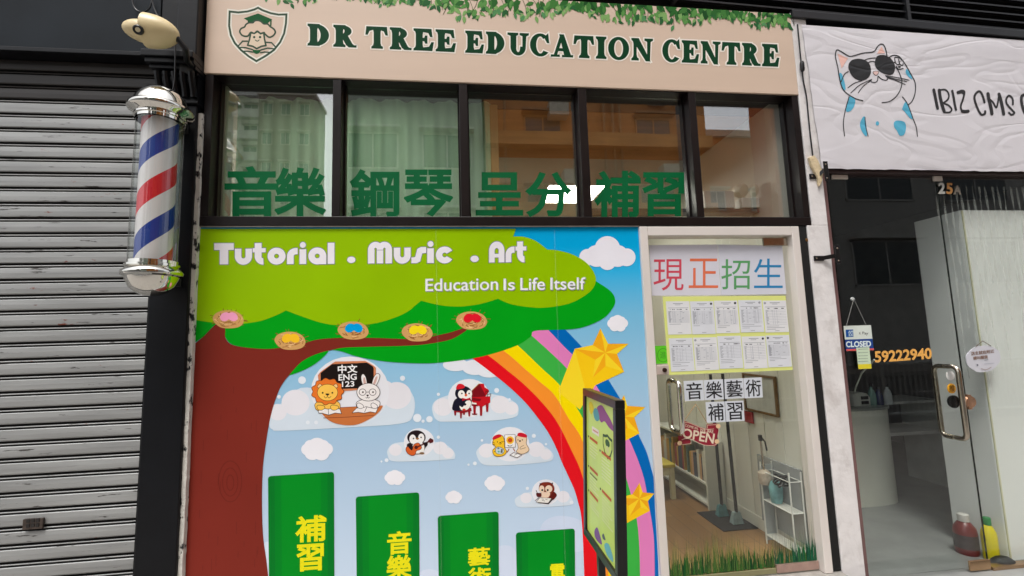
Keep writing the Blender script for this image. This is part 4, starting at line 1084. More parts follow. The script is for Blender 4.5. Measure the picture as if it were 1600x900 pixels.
# OPEN plaque on its cord
YO = YD - 0.012
def o6(*p): return [(1020 + x / 6.43, 580 + y / 6.43) for x, y in p]
op = thing('open_plaque', 'wavy dark red OPEN plaque hanging by a cord on the school door', 'plaque', (1.62, YO, 0.9))
bod = smooth(o6((312, 512), (360, 512), (420, 535), (480, 560), (550, 578), (600, 576), (612, 640), (640, 740), (600, 752), (520, 745), (450, 712), (380, 678), (315, 672), (290, 640)), True, 4)
mb = MB(); PR = M('plaque_red', (142, 24, 46), 0.4, var=0.08)
mb.prism([F(x, y, YO) for x, y in bod], YO, YO + 0.006)
mb.prism([F(x, y, YO) for x, y in o6((258, 650), (330, 655), (384, 690), (384, 728), (330, 735), (270, 748))], YO + 0.0062, YO + 0.009)
mb.prism([F(x, y, YO) for x, y in o6((546, 538), (610, 528), (668, 530), (668, 590), (640, 715), (600, 620), (546, 580))], YO + 0.0064, YO + 0.0092)
mb.build('board', PR, op)
a = Art(lambda px, py: F(px, py, YO), lambda p, q, o: (p, YO - o, q), 'film', 0.0003)
CRM = (226, 210, 186)
a.curve(o6((314, 520), (360, 518), (420, 541), (480, 566), (550, 584), (612, 580)), .7, CRM); a.curve(o6((290, 690), (325, 678), (380, 682), (450, 716), (520, 742), (600, 746), (640, 734)), .7, CRM)
a.text('OPEN', (o6((306, 572))[0], o6((622, 630))[0], o6((606, 728))[0], o6((296, 662))[0]), CRM, 0.03)
for s, q in (('COME IN,', ((326, 530), (458, 566), (454, 594), (322, 560))), ('WE ARE', ((474, 572), (610, 596), (606, 624), (470, 600)))): a.text(s, tuple(o6(*q)), CRM, 0.01)
a.line(o6((548, 574), (548, 542), (640, 536)), .6, CRM, cap=False); a.line(o6((660, 572), (662, 690)), .6, CRM, cap=False); a.line(o6((384, 690), (384, 726), (290, 738)), .6, CRM, cap=False)
for p in ((270, 722), (657, 552), (643, 706)): a.oval(*o6(p)[0], 3.6, (224, 190, 150))
a.build('writing', op)
ap = o6((435, 330))[0]; A0 = F(*ap, YO); 
mb = MB()
for e in ((318, 500), (560, 540)):
    B0 = F(*o6(e)[0], YO); mb.tube([(A0[0], YO + .004, A0[1]), (B0[0], YO + .004, B0[1])], 0.0016, 6)
mb.build('cord', M('tan_cord', (170, 128, 80), 0.8), op)

# block for the gap's shade and white pillar to the right of the school door
wp = thing('white_pillar', 'chipped white washed pillar between the two shop doors', 'pillar', (2.45, 0, 0))
MB().box(2.374, 2.530, 0.0, 0.16, 0.0, 2.303).build('shaft', plaster, wp, bevel=0.004)
MB().box(2.4135, 2.530, 0.0, 0.16, 2.303, 3.86).build('upper_shaft', plaster, wp, bevel=0.004)
MB().box(jR1 + 0.001, 2.3735, 0.010, 0.11, 0.09, 2.303).build('gap_shade', M('gap_shade_black', (12, 11, 11), 0.9), wp)  # black block put in as the shade of the recess
sc = F(1261, 375, 0.01)
MB().lathe([(0.0, 0.006), (0.010, 0.004), (0.012, 0.0)], (sc[0], 0.010, sc[1]), 14, (0, -1, 0)).build('screw', M('brass', (150, 110, 60), 0.35, 0.9), wp, smooth=True)
bt = thing('door_trim', 'brown painted trim edge on the right of the white pillar', 'trim', (2.55, 0.03, 0))
MB().box(2.5305, 2.5635, 0.012, 0.12, 0.0, 2.715).build('side_trim', browntrim, bt, bevel=0.003)
MB().box(2.564, 5.2, 0.012, 0.12, 2.682, 2.715).build('head_trim', M('dark_brown_trim', (58, 42, 42), 0.45, var=0.2), bt, bevel=0.003)

def bracket(label, plate, arm0, arm1):
    t = thing('angle_bracket', label, 'bracket', (arm0[0], -0.03, arm0[1]), 'black brackets on the white pillar')
    MB().box(arm0[0], arm0[0] + 0.07, -0.009, -0.001, arm0[1] - 0.017, arm0[1] + 0.017).build('base_plate', black_m, t, bevel=0.002)
    MB().hexa([(arm0[0] + .055, -.010, arm0[1] - .014), (arm0[0] + .055, -.004, arm0[1] - .014), (arm0[0] + .055, -.004, arm0[1] + .014), (arm0[0] + .055, -.010, arm0[1] + .014)],
              [(arm1[0], -.040, arm1[1] - .014), (arm1[0], -.034, arm1[1] - .014), (arm1[0], -.034, arm1[1] + .014), (arm1[0], -.040, arm1[1] + .014)]).build('arm', black_m, t)
    MB().box(plate[0], plate[2], -.048, -.041, plate[3], plate[1]).build('end_plate', black_m, t, bevel=0.002)
    for x, z in ((arm0[0] + .018, arm0[1]), ((plate[0] + plate[2]) / 2, plate[1] - .022), ((plate[0] + plate[2]) / 2, plate[3] + .02)):
        mb = MB(); mb.lathe([(0, .003), (.005, .002), (.006, 0)], (x, -.048 if x > arm0[0] + .03 else -.009, z), 10, (0, -1, 0))
        mb.build('screw', steel, t, smooth=True)
p0, p1 = F(1286, 252, -.045), F(1296, 283, -.045)
bracket('upper black steel bracket at the lower corner of the white banner', (p0[0], p0[1], p1[0], p1[1]), F(1264, 276), F(1286, 267, -.037))
p0, p1 = F(1304, 383, -.045), F(1314, 412, -.045)
bracket('lower black steel bracket halfway down the white pillar', (p0[0], p0[1], p1[0], p1[1]), F(1271, 404), F(1304, 400, -.037))
# tape and cable
tp = MB(); A_ = [F(*p, -.006) for p in ((1262, 247), (1270, 244), (1276, 252), (1280, 262), (1284, 270), (1282, 284), (1278, 292), (1276, 280), (1271, 270), (1265, 258))]
tp.prism(A_, -.022, -.002)
tag(tp.build('foam_filler', M('yellowed_foam', (214, 194, 158), 0.9, var=0.15, scale=30, bump=0.6, bscale=60), bevel=0.003), 'lump of yellowed foam filler squeezed out beside the upper bracket', 'foam')
cb = thing('power_cable', 'thin black cable with a plug running down the white wall beside the beige sign', 'cable', (2.46, -.01, 2.8))
pts = [(1246, 38), (1248, 58), (1251, 90), (1253, 104), (1255, 125), (1260, 150), (1263, 180), (1266, 210), (1270, 243)]
MB().tube([(F(x, y, -.008)[0], -.008, F(x, y, -.008)[1]) for x, y in smooth(pts, False, 4)], 0.0045, 8).build('cord', black_m, cb, smooth=True)
c0 = F(1253, 104, -.015)
MB().lathe([(0, .038), (.011, .036), (.015, .02), (.015, -.02), (.011, -.036), (0, -.038)], (c0[0], -.018, c0[1]), 14).build('plug', black_m, cb, smooth=True)

# ------------------------------------------------------------------ banner of the right-hand shop
YB = -0.012
bn = thing('shop_banner', 'wrinkled white vinyl banner with a line drawn cat in sunglasses', 'banner', (3.5, YB, 2.71))
bm_ = M('banner_vinyl', (220, 217, 222), 0.42, var=0.04, scale=2.0); wrinkle(bm_)
tl, tr, br, bl = F(1254, 38, YB), F(1600, 62.5, YB), F(1600, 268, YB), F(1285, 263, YB)
ex = lambda p, q: (p[0] + (q[0] - p[0]) * 1.6, p[1] + (q[1] - p[1]) * 1.6)
tr, br = ex(tl, tr), ex(bl, br)
br = (tr[0], br[1])
mb = MB(); nx, nz = 60, 20
rb = random.Random(4)
vs_ = []
for j in range(nz + 1):
    for i in range(nx + 1):
        u, v = i / nx, j / nz
        x = (tl[0] * (1 - u) + tr[0] * u) * (1 - v) + (bl[0] * (1 - u) + br[0] * u) * v
        z = (tl[1] * (1 - u) + tr[1] * u) * (1 - v) + (bl[1] * (1 - u) + br[1] * u) * v
        y = YB + (0.0 if 0 < i < nx and 0 < j < nz else 0.004)
        if i == 0: x += rb.uniform(-.004, .004)
        if j == nz: z += rb.uniform(-.003, .003)
        vs_.append((x, y, z))
mb.add(vs_, [(j * (nx + 1) + i, j * (nx + 1) + i + 1, (j + 1) * (nx + 1) + i + 1, (j + 1) * (nx + 1) + i) for j in range(nz) for i in range(nx)])
mb.build('sheet', bm_, bn, smooth=True, recalc=False)
a = wall_art(YB, 'banner', 0.0015)
def c6(*p): return [(1290 + x / 5.627, 60 + y / 5.625) for x, y in p]
CB_, KB = (84, 176, 208), (34, 36, 40)
for p in (((120, 310), (145, 320), (175, 430), (160, 455), (130, 390)), ((205, 515), (258, 540), (248, 600), (215, 640), (178, 635)), ((345, 690), (310, 720), (302, 770), (325, 830), (362, 855)), ((700, 560), (730, 600), (768, 700), (740, 700), (690, 640), (672, 620)), ((600, 740), (630, 722), (690, 735), (706, 780), (690, 845), (650, 855), (625, 810), (602, 780)), ((712, 270), (745, 320), (760, 360), (720, 330), (702, 300))):
    a.blob(c6(*p), CB_, 4)
a.oval(*c6((454, 748))[0], 2.6, CB_, 3.4)
PK = (236, 188, 176)
a.poly(c6((105, 135), (195, 175), (140, 265)), PK); a.poly(c6((490, 70), (522, 130), (450, 135)), PK)
a.curve(c6((325, 548), (250, 525), (160, 460), (125, 370), (105, 250), (85, 160), (95, 105), (125, 110), (190, 150), (230, 157), (330, 130), (420, 118), (450, 80), (480, 52), (510, 60), (530, 110), (538, 160)), 1.7, KB)
a.curve(c6((495, 565), (560, 555), (620, 510), (660, 440), (668, 370), (640, 290), (615, 255)), 1.5, KB)
a.curve(c6((205, 515), (175, 620), (155, 740), (165, 858)), 1.5, KB); a.curve(c6((675, 515), (720, 580), (765, 700), (795, 780), (806, 862)), 1.5, KB)
a.curve(c6((345, 695), (350, 770), (372, 860)), 1.4, KB); a.curve(c6((560, 165), (600, 148), (650, 165), (700, 230), (745, 310), (785, 390), (785, 480), (760, 550), (725, 585)), 1.6, KB)
for p in (((560, 165), (575, 200), (600, 215), (612, 200)), ((605, 170), (612, 215), (640, 232), (650, 205)), ((640, 185), (650, 225), (672, 238), (680, 225)), ((610, 165), (655, 175), (665, 190)), ((620, 245), (640, 272), (680, 265))): a.curve(c6(*p), 1.5, KB)
a.oval(*c6((647, 251))[0], 2.4, KB, 1.4)
a.curve(c6((335, 195), (380, 178), (435, 172)), 1.4, KB); a.curve(c6((372, 215), (400, 203), (432, 208)), 1.5, KB); a.curve(c6((198, 292), (165, 315), (135, 382)), 1.5, KB)
a.blob(c6((198, 255), (225, 195), (300, 180), (375, 212), (398, 290), (370, 350), (310, 372), (240, 340)), (30, 31, 34)); a.blob(c6((432, 205), (455, 155), (520, 148), (575, 180), (608, 240), (600, 300), (560, 322), (490, 300), (440, 255)), (30, 31, 34))
a.shape(c6((415, 296), (440, 288), (465, 295), (455, 318), (440, 325), (425, 316)), (232, 196, 190), KB, .7)
a.curve(c6((400, 382), (430, 388), (455, 370), (460, 335), (490, 358), (530, 368), (548, 350)), 1.4, KB)
for p in (((320, 372), (250, 395), (195, 435)), ((405, 360), (300, 410), (220, 480)), ((400, 370), (330, 420), (285, 480)), ((525, 328), (630, 345), (732, 368)), ((530, 335), (620, 360), (712, 380)), ((540, 345), (620, 372), (698, 405))): a.curve(c6(*p), 1.25, KB)
a.build('cat_drawing', bn)
a = wall_art(YB, 'banner', 0.0018)
def b9(*p): return [(1440 + x / 9, 110 + y / 9) for x, y in p]
for pts, ww in ((((168, 275), (180, 330), (200, 430), (222, 535)), 4.6), (((245, 280), (255, 360), (280, 470), (315, 580)), 5.0), (((270, 275), (335, 275), (380, 340), (365, 410), (300, 460)), 2.6), (((310, 465), (380, 495), (420, 550), (390, 590), (320, 590)), 2.6),
                (((428, 290), (445, 370), (462, 470), (480, 555)), 3.6), (((510, 308), (560, 285), (598, 305), (580, 400), (548, 500), (565, 565), (640, 575)), 3.0), (((880, 450), (860, 370), (820, 300), (775, 310), (740, 370), (755, 460), (800, 570), (840, 625), (885, 610), (890, 575)), 3.4),
                (((930, 330), (945, 420), (970, 520), (985, 610)), 5.2), (((945, 400), (1000, 450), (1050, 520), (1085, 350)), 2.8), (((1085, 335), (1110, 420), (1135, 530), (1150, 615)), 5.0), (((1280, 480), (1275, 400), (1225, 355), (1185, 410), (1200, 480), (1270, 560), (1300, 600), (1260, 625), (1225, 595)), 3.0), (((1500, 470), (1480, 380), (1440, 345), (1400, 380), (1410, 490), (1450, 600), (1500, 620)), 4.4)):
    a.curve(b9(*pts), ww, (38, 36, 38))
a.curve(b9((510, 312), (560, 300), (590, 320)), 5.0, (38, 36, 38)); a.curve(b9((570, 575), (610, 580), (650, 575)), 5.0, (38, 36, 38))
a.build('lettering', bn)

# ------------------------------------------------------------------ glass front of the right-hand shop
YR = 0.055
ed0, ed1 = F(1463.5, 272, YR), F(1546, 895, YR)
xd = (ed0[0] + ed1[0]) / 2
rd = thing('shop_glass_door', 'dark glass door of the right hand shop with long steel pull handle and gold phone number', 'door', (3.0, YR, 0.0))
MB().box(2.566, xd - 0.004, YR, YR + 0.010, 0.0, 2.678).build('pane', doorglass, rd)
MB().box(xd - 0.0035, xd - 0.001, YR, YR + 0.010, 0.0, 2.678).build('edge_seal', M('dark_glass_edge', (18, 26, 22), 0.2), rd)
pm = M('pale_patch_metal', (206, 196, 186), 0.35, 0.3, var=0.05)
q0, q1 = F(1297, 271, YR), F(1323, 281, YR)
MB().box(q0[0], q1[0], YR - .014, YR - .001, q1[1], 2.679).build('top_patch', pm, rd, bevel=.003)
MB().box(xd - 0.16, xd - 0.005, YR - .016, YR - .001, -0.012, 0.05).build('bottom_patch', M('brass_patch', (196, 160, 124), 0.25, 0.9, var=0.1), rd, bevel=.003)
hz1, hz0 = F(1487, 572, YR)[1], F(1487, 684, YR)[1]
hx = F(1485, 625, YR)[0]
for sd in (-1, 1):
    mb = MB(); dpull(mb, hx, YR + 0.005 * (1 + sd), hz0, hz1, sd, 0.016, 0.075)
    mb.build('pull_handle', steel, rd, smooth=True)
lc = F(1514, 628, YR - .02)
lkk = MB().box(lc[0] - .014, lc[0] + .012, YR - .03, YR - .001, lc[1] - .05, lc[1] + .05).build('lock_body', M('rose_brass', (206, 160, 130), 0.25, 0.9, var=0.05), rd, bevel=.003)
MB().lathe([(0, .016), (.038, .014), (.042, .008), (.042, 0)], (lc[0] + .012, YR - .012, lc[1]), 24, (0, -1, 0)).build('lock_cylinder', MATS['rose_brass'], lkk, smooth=True)
MB().lathe([(0, .02), (.04, .016), (.044, .006), (.044, 0)], (lc[0] - .075, YR + .012, lc[1]), 24, (0, 1, 0)).build('lock_cylinder', M('dark_lock', (46, 44, 40), 0.35, 0.8), lkk, smooth=True)
a = Art(lambda px, py: F(px, py, YR), lambda p, q, o: (p, YR - o, q), 'film', 0.0005)
a.text('59222940', ((1366.7, 549.5), (1454.5, 544), (1455.5, 560), (1367.7, 566)), (236, 176, 92), 0.045)
a.build('phone_number', rd)
for c, q, lb in (((214, 214, 210), (1485, 587), 'tag'), ((222, 160, 40), (1487, 607), 'tag')):
    p = F(*q, YR - .01)
    k = MB(); k.lathe([(0, .004), (.030, .004), (.034, .002), (.034, 0)], (p[0], YR - .008, p[1]), 24, (0, -1, 0))
    o = k.build('round_tag', M('tag_%d' % c[0], c, 0.4), None, smooth=True)
    tag(o, {214: 'round white tag hanging above a yellow one by the steel pull handle', 222: 'round yellow tag hanging under a white one by the steel pull handle'}[c[0]], 'tag')
    if c[0] == 222:
        a = Art(lambda px, py: F(px, py, YR - .013), lambda p_, q_, o_: (p_, YR - .013 - o_, q_), 'film', 0.0006)
        a.text('推', box4(1483, 601.5, 1491.5, 612), (120, 80, 20), .02); a.build('writing', o)

fp = thing('fixed_glass_pane', 'fixed glass pane right of the shop door with small metal house number', 'window', (4.3, YR, 0.0))
MB().box(xd + 0.003, 5.2, YR, YR + 0.010, 0.0, 2.678).build('pane', doorglass, fp)
q0, q1 = F(1455, 272, YR), F(1470, 284, YR)
MB().box(q0[0], q1[0], YR - .016, YR - .001, q1[1], 2.6795).build('top_patch', pm, fp, bevel=.003)
MB().box(xd + 0.004, 5.2, YR - .02, YR + .03, -0.02, -0.001).build('floor_channel', M('brass_channel', (170, 140, 110), 0.3, 0.8), fp)
ga, gb_ = M('numeral_metal', (190, 186, 176), 0.15, 1.0), None
YN2 = YR - .012
for ch, q in (('2', (1467, 286, 1476, 302)), ('5', (1479.5, 286.5, 1488, 302.5)), ('A', (1491, 290, 1501, 303))):
    k = Art(lambda px, py: F(px, py, YN2), lambda p, q_, o_: (p, YN2 - o_, q_), 'film', 0.0)
    k.text(ch, box4(*q, .02), {'2': (176, 176, 170), '5': (170, 122, 72), 'A': (120, 112, 102)}[ch], .05)
    k.off = -0.006; k.text(ch, box4(*q, .02), (70, 66, 60), .05)
    k.build('numeral', fp)

# closed plaque, price note
YC = YR - .014
cp_ = thing('closed_plaque', 'white and blue CLOSED plaque hanging on two cords from a hook on the dark glass', 'plaque', (2.66, YC, 1.4))
def c3(*p): return [(1300 + x / 10, 500 + y / 10) for x, y in p]
def panel(mb, pts, y0, y1): P = [F(x, y, YC) for x, y in pts]; mb.hexa([(x, y0, z) for x, z in P], [(x, y1, z) for x, z in P])
mb = MB(); panel(mb, c3((183, 92), (608, 80), (632, 292), (205, 306)), YC, YC + .004); mb.build('top_panel', M('plaque_white', (214, 222, 214), .4), cp_)
mb = MB(); panel(mb, c3((205, 307), (632, 293), (652, 472), (222, 484)), YC, YC + .004); mb.build('lower_panel', M('plaque_blue', (16, 64, 140), .4), cp_)
a = Art(lambda px, py: F(px, py, YC), lambda p, q, o: (p, YC - o, q), 'film', .0005)
a.text('CLOSED', tuple(c3((218, 338), (604, 328), (606, 414), (222, 424))), (222, 234, 234), .05)
a.poly(c3((222, 456), (652, 442), (653, 472), (223, 484)), (220, 96, 92))
a.poly(c3((212, 152), (330, 148), (334, 262), (220, 268)), (22, 80, 156)); 
a.text('AM', tuple(c3((252, 166), (326, 164), (328, 204), (252, 206))), (200, 220, 224), .03); a.text('EX', tuple(c3((262, 212), (328, 210), (330, 250), (262, 252))), (200, 220, 224), .03)
a.text('K', tuple(c3((422, 188), (450, 187), (452, 224), (424, 226))), (110, 100, 100)); a.text('Pay', tuple(c3((472, 182), (566, 184), (560, 244), (474, 236))), (60, 60, 66))
a.build('writing', cp_)
mb = MB(); H0 = F(1333.6, 467, YC)
for e in ((1322, 509), (1353, 508)):
    B0 = F(*e, YC); mb.tube([(H0[0], YC - .002, H0[1]), (B0[0], YC - .002, B0[1])], .0015, 6)
mb.build('cord', M('grey_cord', (150, 150, 146), .8), cp_)
mb = MB(); mb.lathe([(0, .012), (.010, .011), (.012, .004), (.012, 0)], (H0[0], YR - .001, H0[1]), 14, (0, -1, 0)); mb.build('suction_hook', M('clear_plastic', (200, 204, 202), .2), cp_, smooth=True)
r_, a = sheet('price_note', 'small pale green note with a yellow foot hanging below the CLOSED plaque', 'note', c3((378, 432), (582, 424), (618, 758), (414, 768)), YC - .003, (200, 218, 190))
a.poly(c3((404, 692), (612, 684), (618, 757), (414, 767)), (222, 206, 40))
for y in (456, 510, 560, 604, 648):
    a.line(c3((410, y + 2), (560, y - 4)), .8, (140, 160, 140), cap=False); a.line(c3((412, y + 2), (432, y + 1)), 1.1, rp.choice([(90, 130, 170), (190, 110, 70), (110, 140, 90)]), cap=False)
a.build('writing', r_)

# scalloped badge
YS_ = YR - .010
c0 = F(1536.5, 559.5, YS_)
out = []
for i in range(96):
    t = 2 * pi * i / 96
    r_ = 1 + .035 * abs(sin(4 * t + .4)) 
    out.append(F(1536.5 + 26.2 * r_ * cos(t), 559.5 + (20.5 + 1.2 * sin(t)) * r_ * sin(t) - 1.5 * cos(t), YS_))
bg_ = thing('scalloped_badge', 'white scalloped badge with two rows of brown characters hanging on the glass', 'badge', (c0[0], YS_, c0[1] - .1))
mb = MB(); mb.prism(out, YS_, YS_ + .004); mb.build('plate', M('badge_white', (206, 206, 214), .35, var=.02), bg_)
a = Art(lambda px, py: F(px, py, YS_), lambda p, q, o: (p, YS_ - o, q), 'film', .0005)
def g8(*p): return [(1500 + x / 15, 530 + y / 15) for x, y in p]
a.text('店主就在附近', tuple(g8((255, 296), (790, 240), (796, 318), (262, 382))), (132, 104, 92), .03)
a.text('請叫醒我', tuple(g8((302, 408), (640, 372), (646, 450), (310, 486))), (140, 112, 100), .03)
a.line(g8((560, 490), (655, 478)), .8, (110, 120, 130), cap=False); a.line(g8((560, 580), (790, 560)), .8, (176, 178, 190), cap=False); a.oval(*g8((400, 604))[0], 1.4, (100, 104, 116))
a.curve(g8((490, 690), (610, 712), (720, 655)), .9, (160, 140, 136))
a.build('writing', bg_)
mb = MB()
for e in ((365, 170), (715, 155)):
    A1, B1 = F(*g8((525, 40))[0], YS_), F(*g8(e)[0], YS_); mb.tube([(A1[0], YS_ - .002, A1[1]), (B1[0], YS_ - .002, B1[1])], .0022, 6)
mb.build('cord', M('dark_cord', (90, 74, 60), .8), bg_)

# strands of the curtain behind the fixed pane
bc = thing('strand_curtain', 'pale translucent wavy strand curtain hanging behind the fixed shop pane', 'curtain', (4.2, .10, 1.2))
sm = bpy.data.materials.new('pale_strand'); sm.use_nodes = True; MATS['pale_strand'] = sm
nn, ll, bb = nodes_of(sm)
bb.inputs['Base Color'].default_value = rgb((222, 226, 222)); bb.inputs['Roughness'].default_value = .25; bb.inputs['Alpha'].default_value = .30
rs = random.Random(8)
for k in range(30):
    x = xd + .03 + k * .052 + rs.uniform(-.008, .008)
    mb = MB(); n = 70; ph = rs.uniform(0, 6); zt, zb = 2.62, rs.uniform(1.0, 1.9)
    vs_ = []
    for i in range(n + 1):
        z = zt - (zt - zb) * i / n
        wd = .0065 + .0045 * sin(z * 24 + ph)
        xx = x + .006 * sin(z * 7 + ph)
        vs_ += [(xx - wd, .090, z), (xx + wd, .090, z)]
    mb.add(vs_, [(2 * i, 2 * i + 1, 2 * i + 3, 2 * i + 2) for i in range(n)])
    mb.build('strand', sm, bc, smooth=True, recalc=False)

# things inside the right-hand shop
zf = -0.022
cab = thing('white_partition', 'tall white partition cabinet standing close behind the fixed glass pane', 'cabinet', (4.5, .3, zf))
MB().box(3.74, 5.6, .125, .48, zf, 2.45).build('body', M('cabinet_white', (242, 243, 240), .45, var=.03, scale=2), cab, bevel=.006)
MB().box(3.742, 3.752, .118, .124, zf, 2.445).build('edge_strip', M('cream_edge', (214, 212, 178), .5), cab)
cn = thing('reception_counter', 'white reception counter with rounded end behind the dark glass door', 'counter', (3.5, 1.3, zf))
bR = FZ(1425, 787, zf); 
cx_, cy_ = bR[0] - .42, bR[1] + .42
pts = [(cx_ + .40 * sin(t), cy_ - .40 * cos(t)) for t in [radians(-92 + 182 * i / 24) for i in range(25)]]
pts = [(bR[0] - .95, cy_ - .05)] + [(bR[0] - .85 + .0, cy_ - .18)] + [(cx_ - .1 + .52 * sin(t), cy_ - .42 * cos(t)) for t in [radians(-30 + 120 * i / 20) for i in range(21)]]
zc = F(1380, 637, bR[1])[1]
pts = [(cx_ - .75, cy_ - .30), (cx_ - .5, cy_ - .36), (cx_ - .25, cy_ - .40), (cx_, cy_ - .42), (cx_ + .2, cy_ - .41), (cx_ + .34, cy_ - .36), (cx_ + .42, cy_ - .26)]
pts = smooth(pts, False, 5) + [(cx_ + .42, cy_ - .1), (cx_ - .75, cy_ - .1)]
def vprism(pts, z0, z1):
    mb = MB(); n = len(pts); t = tessellate_polygon([[Vector((p[0], p[1], 0)) for p in pts]])
    mb.add([(x, y, z0) for x, y in pts] + [(x, y, z1) for x, y in pts], [tuple(f) for f in t] + [tuple(n + i for i in reversed(f)) for f in t] + [(i, (i + 1) % n, n + (i + 1) % n, n + i) for i in range(n)])
    return mb
vprism(pts, zf, zc - .02).build('front', M('counter_white', (222, 222, 210), .4, var=.03), cn, smooth=True)
top = [(cx_ + (x - cx_) * 1.03, cy_ + (y - cy_) * 1.03) for x, y in pts]
vprism(top, zc - .019, zc).build('top', M('counter_top', (150, 154, 148), .3), cn)
sh_ = MB().box(cx_ + .43, cx_ + 1.2, cy_ - .12, cy_ + .3, zc - .03, zc - .005).box(cx_ + .43, cx_ + 1.2, cy_ - .12, cy_ + .3, zc - .34, zc - .31).box(cx_ + 1.17, cx_ + 1.2, cy_ - .12, cy_ + .3, zf, zc - .031)
sh_.build('side_shelf', M('shelf_white', (196, 198, 192), .5), cn)
def on_counter(px): return F(px, 620, cy_ - .25)[0]
x = on_counter(1341)
dv = thing('card_machine', 'small white slotted machine with a cord on the reception counter', 'machine', (x, cy_ - .25, zc))
MB().prism([(x - .10, zc + .001), (x + .08, zc + .001), (x + .085, zc + .08), (x + .05, zc + .12), (x - .02, zc + .135), (x - .1, zc + .12)], cy_ - .30, cy_ - .16).build('case', M('machine_white', (214, 216, 208), .4), dv, bevel=.008)
for k in range(2): MB().box(x - .02, x + .055, cy_ - .306, cy_ - .301, zc + .02 + k * .045, zc + .05 + k * .045).build('slot', black_m, dv)
A1 = [(x - .04, cy_ - .24, zc + .13)] + [(F(px, py, cy_ - .6)[0], cy_ - .24, F(px, py, cy_ - .24)[1]) for px, py in ()]
p1_, p2_, p3_ = F(1337, 605, .7), F(1346, 583, .4), F(1366, 562, .12)
mb = MB(); mb.tube([Vector(q) for q in [(x - .03, cy_ - .24, zc + .12), (p1_[0], .7, p1_[1]), (p2_[0], .4, p2_[1]), (p3_[0], .12, p3_[1])]], .006, 8); mb.build('cord', M('white_cord', (200, 204, 196), .5), dv, smooth=True)
for k, (px, h, c, lb) in enumerate(((1361, .20, (120, 160, 150), 'pale green glass bottle, nearest the white machine on the counter'), (1372, .17, (50, 60, 100), 'dark blue bottle in the middle of the bottles on the counter'), (1386, .19, (190, 196, 196), 'clear tapering bottle, rightmost on the counter'))):
    x = on_counter(px); t = thing('bottle', lb, 'bottle', (x, cy_ - .26, zc), 'bottles on the reception counter')
    MB().lathe([(0, .001), (.034, .001), (.036, .02), (.034, h * .5), (.022, h * .72), (.012, h * .8), (.012, h * .9)], (x, cy_ - .26, zc), 18).build('body', M('bottle_%d' % k, c, .12), t, smooth=True)
    MB().lathe([(.014, h * .88), (.014, h), (0, h)], (x, cy_ - .26, zc), 14).build('cap', M('bottle_cap_%d' % k, (40, 40, 44), .4), t, smooth=True)
def jug(name, label, px0, px1, pyt, pyb, c, capc, lab=None):
    gx, gy = FZ((px0 + px1) / 2, pyb, zf)
    gy = max(gy, .075 + .055)
    x0, z1 = F(px0, pyt, gy); x1, _ = F(px1, pyt, gy)
    xm = F((px0 + px1) / 2, pyb, gy)[0]; r_ = (x1 - x0) / 2 * .86; h = z1 - zf
    t = thing(name, label, 'bottle', (xm, gy, zf))
    body = M(name + '_plastic', c, .3, var=.05)
    MB().lathe([(0, .001), (r_ * .95, .001), (r_, .015), (r_, h * .55), (r_ * .92, h * .66), (r_ * .6, h * .78), (r_ * .42, h * .82)], (xm, gy, zf), 24, sx=1.0).build('body', body, t, smooth=True)
    MB().lathe([(r_ * .5, h * .82), (r_ * .5, h * .985), (r_ * .42, h), (0, h)], (xm, gy, zf), 20).build('cap', M(name + '_cap', capc, .4), t, smooth=True)
    if lab:
        MB().lathe([(r_ * 1.01, h * .16), (r_ * 1.012, h * .5)], (xm, gy, zf), 24).build('label', M(name + '_label', lab, .4, var=.35, scale=30), t, smooth=True)
    return t, xm, gy, r_, h
jug('dark_red_bottle', 'dark red bottle with a white cap on the floor inside the shop door', 1497, 1527, 803, 864, (110, 30, 30), (210, 206, 200), (60, 50, 52))
t, xm, gy, r_, h = jug('yellow_bottle', 'bright yellow detergent bottle with a green cap on the floor by the white partition', 1540, 1560, 808, 874, (222, 206, 10), (20, 130, 60))
MB().tube([(xm - r_ * .9, gy - .01, zf + h * .5), (xm - r_ * 1.25, gy - .01, zf + h * .6), (xm - r_ * 1.1, gy - .01, zf + h * .74), (xm - r_ * .5, gy, zf + h * .8)], .009, 8).build('grip', MATS['yellow_bottle_plastic'], t, smooth=True)
g = FZ(1568, 884, zf); gy_ = .10
mb = MB(); xo = F(1568, 884, .1)[0]
mb.lathe([(0, .05), (.03, .045), (.05, .025), (.055, .008), (.05, .001), (0, .001)], (xo, gy_ + .0, zf), 18, sx=1.5)
tag(mb.build('slipper', M('dark_rubber', (36, 36, 34), .7), smooth=True), 'dark slipper lying at the foot of the white partition', 'slipper')
bk = FZ(1345, 775, zf)
t = thing('waste_bin', 'cream plastic bin beside the rounded counter', 'bin', (bk[0], bk[1], zf))
bw = MB(); bw.lathe([(0, .001), (.09, .001), (.105, .30), (.098, .30), (.085, .01), (0, .01)], (2.80, bk[1] + .05, zf), 24); bw.build('body', M('bin_cream', (214, 208, 178), .5), t, smooth=True)
MB().lathe([(.104, .292), (.112, .296), (.112, .31), (.100, .31), (.100, .296)], (2.80, bk[1] + .05, zf), 24).build('rim', MATS['bin_cream'], t, smooth=True)

